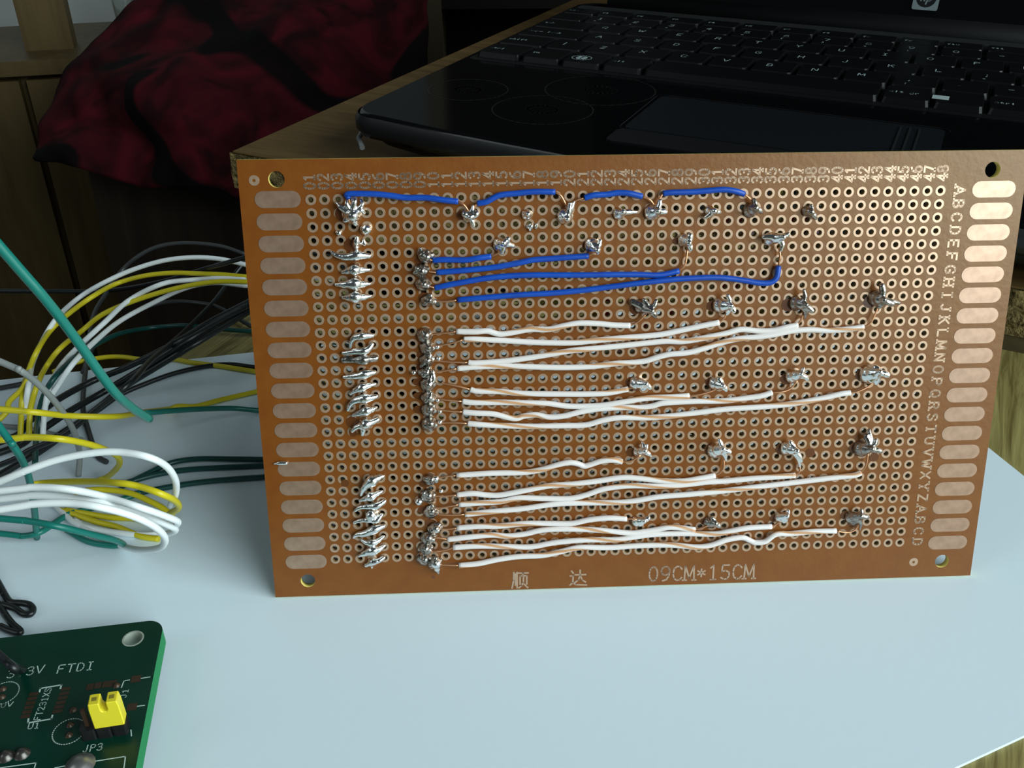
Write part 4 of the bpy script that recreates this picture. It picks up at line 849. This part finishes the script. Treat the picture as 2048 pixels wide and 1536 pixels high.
W_('yellow', [(0,838,11),(18,804,11),(42,780,11),(60,752,11)], 'short olive yellow wire at the left edge behind the arches', None, 30)
W_('black', [(0,1172,13),(10,1190,13),(21,1204,13),(40,1206,13),(58,1209,13),(66,1218,13),(61,1228,13),(47,1228,13),(32,1218,13),(16,1212,13),(0,1209,13)], 'black wire with a small closed loop above the green board', None, 30)
W_('black', [(0,1214,12.5),(13,1233,12.5),(26,1249,12.5),(40,1261,12.5),(37,1266,12.5),(16,1260,12.5),(0,1252,12.5)], 'black wire with a pointed hairpin just above the green board', None, 30)
W_('black', [(0,1312,17),(16,1326,17),(34,1336,16),(48,1341,15)], 'black wire end hanging over the lettering of the green board', None, 40)
# short coloured wires plugged on the far side, glimpsed through the holes
def back(col, pts, label):
    path = smooth_path([wpos(p) for p in pts], 8); m_ = MB(); m_.tube(path, .7, 10); o = m_.build('back_wire', M_wt[col]); tag(o, label, 'wire', 'wires behind the board')
def hp(c_, r_, z):                                       # a point z behind the board where the hole (column, row) is looked through
    w_ = wpos((GX + (c_ - 1) * PT, GY - r_ * PT, 0)); dv = (w_ - CAM).normalized(); q = w_ + dv * ((TK + z) / -dv.dot(NB)) - BO
    return (q.x, q.dot(UB), q.dot(NB))
def run(col, holes, label):
    a, b = holes[0], holes[-1]
    back(col, [hp(a[0] - 1.6, a[1] + .9, 13)] + [hp(c_, r_, 8.0) for c_, r_ in holes] + [hp(b[0] + 1.4, b[1] + 1.2, 14)], label)
run('yellow', [(22,0),(23,.1)], 'yellow wire behind the board under the second short blue jumper')
run('yellow', [(31,0),(30.4,3),(31,4),(32,4)], 'yellow wire behind the board bending below the third short blue jumper')
run('yellow', [(36,0),(36,4)], 'yellow wire behind the board dropping towards the hooked blue jumper')
run('yellow', [(22,5),(22,10),(22,11)], 'yellow wire behind the board left of the upper white jumper ends')
run('yellow', [(30,8),(31,9),(36,9)], 'yellow wire behind the board beside the second joint of the first grid row')
run('yellow', [(26,14),(27,14),(30,13),(31,14),(36,14)], 'yellow wire behind the board along the second row of grid joints')
run('red', [(32,3),(32,2),(33,2)], 'red wire behind the board right of the third short blue jumper')
run('red', [(37,2),(38,2)], 'red wire behind the board above the upper right solder bead')
run('red', [(22,8),(23,8),(23,11)], 'red wire behind the board left of the first grid joint')
run('red', [(28,9),(26,10)], 'red wire behind the board between the first two grid joints')
run('red', [(32,7),(34,7)], 'red wire behind the board below the longest blue jumper')
run('red', [(33,12),(34,12),(37,12),(38,12)], 'red wire behind the board below the longest upper white jumper')
run('red', [(37,16.9),(38,18),(39,18)], 'red wire behind the board between the second and third grid rows')
run('green', [(35,6),(35,7),(36,7)], 'green wire behind the board beneath the blue hook')
run('green', [(41,6),(42,6),(42,7),(41,7)], 'green wire behind the board right of the blue hook')
run('green', [(40,13),(40,14)], 'green wire behind the board left of the rightmost second row joint')
run('green', [(41,17),(42,17),(41,18)], 'green wire behind the board above the rightmost third row joint')
run('green', [(23,21),(24,21.2)], 'green wire behind the board left of the third grid row')
run('white', [(37,5),(38,5),(38,6),(37,6.4)], 'white wire behind the board just right of the hook')
run('white', [(34,8),(36,8),(39,7)], 'white wire behind the board along the first grid row')

# ------------------------------------------------------------------ green breakout board
ZT = 6.0
pa, pb = onz(0, 1276, ZT), onz(285, 1243, ZT); ga = math.atan2((pb - pa).y, (pb - pa).x)
pr = onz(322, 1275, ZT); ux = Vector((math.cos(ga), math.sin(ga), 0)); uy = Vector((-math.sin(ga), math.cos(ga), 0))
cor = pr + uy * ((pb - pr).dot(uy))                        # outer top right corner
gb_ = empty('breakout_board', (cor.x, cor.y, 0), (0, 0, ga)); tag(gb_, 'small green circuit board lying at the lower left with yellow jumper', 'circuit board')
def gl_(u, v, z=ZT):
    p = onz(u, v, z) - cor; return Vector((p.dot(ux), p.dot(uy), z))
BT = 3.6
hc = gl_(266, 1277)
mb = MB()
outl = rrect(-62, -75, 0, 0, 3.2, 8)
# plate with one real hole near the corner: strips around a square cell
from mathutils.geometry import tessellate_polygon
def plate(x0, y0, x1, y1, z0, z1, rc=3.2, r=1.75):
    out = [(x0, y0), (x1, y0)] + [(x1 - rc + rc * math.cos(math.radians(a)), y1 - rc + rc * math.sin(math.radians(a))) for a in range(0, 91, 6)] + [(x0, y1)]
    inn = [(hc.x + r * math.cos(2*math.pi*i/32), hc.y + r * math.sin(2*math.pi*i/32)) for i in range(32)]
    allp = out + inn; tri = tessellate_polygon([[Vector((*p, 0)) for p in out], [Vector((*p, 0)) for p in inn]])
    for t_ in tri:
        a, b, c_ = [allp[k] for k in t_]
        if (b[0]-a[0])*(c_[1]-a[1]) - (b[1]-a[1])*(c_[0]-a[0]) < 0: b, c_ = c_, b
        mb.add([(*a, z1), (*b, z1), (*c_, z1)], [(0, 1, 2)], 0); mb.add([(*c_, z0), (*b, z0), (*a, z0)], [(0, 1, 2)], 0)
    for a, b in zip(out, out[1:] + out[:1]): mb.add([(*a, z0), (*b, z0), (*b, z1), (*a, z1)], [(0, 1, 2, 3)], 1)
    for a, b in zip(inn, inn[1:] + inn[:1]): mb.add([(*a, z1), (*b, z1), (*b, z0), (*a, z0)], [(0, 1, 2, 3)], 2, True)
plate(-62, -75, 0, 0, ZT - BT, ZT)
M_holewall = mat('plated_hole', (.45, .50, .42), .4, .4)
mb.build('pcb', [M_pcb, M_pcbedge, M_holewall], gb_)
m_ = MB(); ringmesh(m_, 0, 0, 1.72, 2.0, .03, 24); o = m_.build('hole_rim', M_holewall, gb_); o.location = Vector((hc.x, hc.y, ZT)) * S
for x, y in ((-5, -60), (-55, -60), (-55, -6)):
    m_ = MB(); m_.prism(oval(x, y, 1.2, 1.2, 0, 360, 12)[:-1], 0, ZT - BT + .1); m_.build('standoff', M_plastic, gb_)
def silk(name, txt, u, v, u2, v2, h, wd, adv=4.9):
    a, b = gl_(u, v), gl_(u2, v2); an = math.atan2(b.y - a.y, b.x - a.x)
    m_ = MB(); n_ = max(1, len(txt)); xs = (b - a).length / ((n_ - 1) * adv * h / 6 + 4 * h / 6)
    text(m_, txt, h, wd, Matrix.Translation((a.x, a.y, ZT + .03)) @ Matrix.Rotation(an, 4, 'Z'), False, adv, xs); return m_.build(name, M_silk, gb_)
silk('silkscreen_text', '3.3V', 12, 1357, 86, 1346, 1.9, .2)
silk('silkscreen_text', 'FTDI', 112, 1347, 186, 1339, 1.9, .22)
silk('silkscreen_text', 'FT231XS', 80, 1440, 104, 1376, 1.1, .16)
silk('silkscreen_text', 'U1', 54, 1459, 78, 1456, 1.2, .17)
silk('silkscreen_text', 'JP3', 164, 1505, 204, 1500, 1.35, .17)
silk('silkscreen_text', '0V', 0, 1416, 24, 1413, 1.0, .16)
silk('silkscreen_text', 'J1', 252, 1396, 258, 1378, 1.0, .15)
def silkline(pts, wd=.2):
    m_ = MB(); strokes(m_, [[(gl_(u, v).x, gl_(u, v).y) for u, v in pts]], wd, Matrix.Translation((0, 0, ZT + .03))); m_.build('silkscreen_line', M_silk, gb_)
silkline([(79,1384),(81,1377),(123,1370),(121,1377)], .3); silkline([(57,1438),(56,1446),(103,1438),(105,1431)], .3)
silkline([(282,1357),(300,1354)]); silkline([(272,1413),(289,1411)]); silkline([(259,1360),(248,1362),(243,1375)]); silkline([(263,1472),(262,1460)])
silkline([(188,1523),(251,1513),(248,1536)]); silkline([(0,1536),(72,1526),(69,1536)]); silkline([(110,1536),(130,1532)])
for u, v, ru in ((8, 1386, 28), (138, 1463, 31)):
    q = gl_(u, v); r_ = (gl_(u + ru, v) - q).length; m_ = MB(); strokes(m_, [oval(q.x, q.y, r_, r_, 0, 360, 40)], .2, Matrix.Translation((0, 0, ZT + .03))); m_.build('silkscreen_ring', M_silk, gb_)
def bpad(u, v, w_, h_, rot=0):
    q = gl_(u, v); m_ = MB(); m_.box((-w_/2, -h_/2, 0), (w_/2, h_/2, .06)); o = m_.build('solder_pad', M_brownpad, gb_); o.location = Vector((q.x, q.y, ZT)) * S; o.rotation_euler.z = rot
for u, v in ((272,1358),(264,1414)): bpad(u, v, 1.7, 1.5)
for k in range(6):
    bpad(132 - k * 3.4, 1378 + k * 9, 1.6, .7); bpad(68 - k * 3.4, 1388 + k * 9, 1.6, .7)
for u, v in ((180,1374),(196,1371),(212,1369),(226,1367)): bpad(u, v, 1.2, 1.4)
def stub(u, v, r, h, m=M_solder2):
    q = gl_(u, v); m_ = MB(); vs, fs = lathe([(r * 1.25, 0), (r, .25 * h), (r * .75, .7 * h), (r * .35, h), (.01, h * 1.02)], 14); m_.add(vs, fs, 0, True); o = m_.build('solder_point', m, gb_); o.location = Vector((q.x, q.y, ZT)) * S
for u, v in ((12,1513),(44,1508)): stub(u, v, 1.1, 1.0, mat('pin_dark', (.12, .11, .10), .3, .8))
stub(160, 1530, 2.0, 1.2, mat('solder_dull', (.3, .3, .29), .35, .8))
for u, v in ((6,1378),(4,1394),(140,1450),(138,1470),(146,1420),(233,1371)): stub(u, v, .55, .5, M_brownpad)
# pin header under the jumper
hq = gl_(228, 1462); hdr = empty('pin_header', (0, 0, 0)); hdr.parent = gb_; hdr.location = Vector((hq.x, hq.y, ZT)) * S
hdr.rotation_euler.z = math.radians(2)
m_ = MB()
for k in (-1, 0, 1): m_.prism([(x + k * 2.54 - 1.2, y) for x, y in rrect(-1.25, -1.25, 1.25, 1.25, .4, 2)], 0, 2.5)
m_.build('header_base', M_plastic, hdr)
for k in (-1, 0, 1):
    m_ = MB(); m_.box((k*2.54 - 1.2 - .32, -.32, 2.5), (k*2.54 - 1.2 + .32, .32, 6.4)); m_.build('pin', M_brownpad if k < 0 else M_chrome, hdr)
# yellow jumper cap with its slot and two sockets
Mg = Matrix.Translation((cor.x, cor.y, 0)) @ Matrix.Rotation(ga, 4, 'Z')
jb = Mg @ Vector((hq.x, hq.y, ZT + 2.5))
jc = empty('jumper_cap', jb, (0, 0, ga + math.radians(2))); tag(jc, 'yellow plastic jumper cap pushed on the green board pin header', 'jumper')
jc.location = jb * S
prof = [(-2.45, 0), (2.45, 0), (2.45, 4.6), (2.3, 6.0), (.55, 6.0), (.55, 4.4), (.3, 3.9), (-.3, 3.9), (-.55, 4.4), (-.55, 6.0), (-2.3, 6.0), (-2.45, 4.6)]
m_ = MB(); n = len(prof); vs = [(x, -1.2, z) for x, z in prof] + [(x, 1.2, z) for x, z in prof]
m_.add(vs, [tuple(range(n)), tuple(range(2*n - 1, n - 1, -1))] + [(i, n + i, n + (i+1) % n, (i+1) % n) for i in range(n)])
m_.build('cap_body', M_yel, jc).modifiers.new('edge', 'BEVEL').width = .00015
for x in (-1.4, 1.4):
    m_ = MB(); m_.prism([(x - .4, -.4), (x + .4, -.4), (x + .4, .4), (x - .4, .4)], 5.98, 6.04); m_.build('socket_shade', mat('olive_shadow', (.25, .2, .02), .6), jc)  # flat olive patches paint the shade inside the sockets
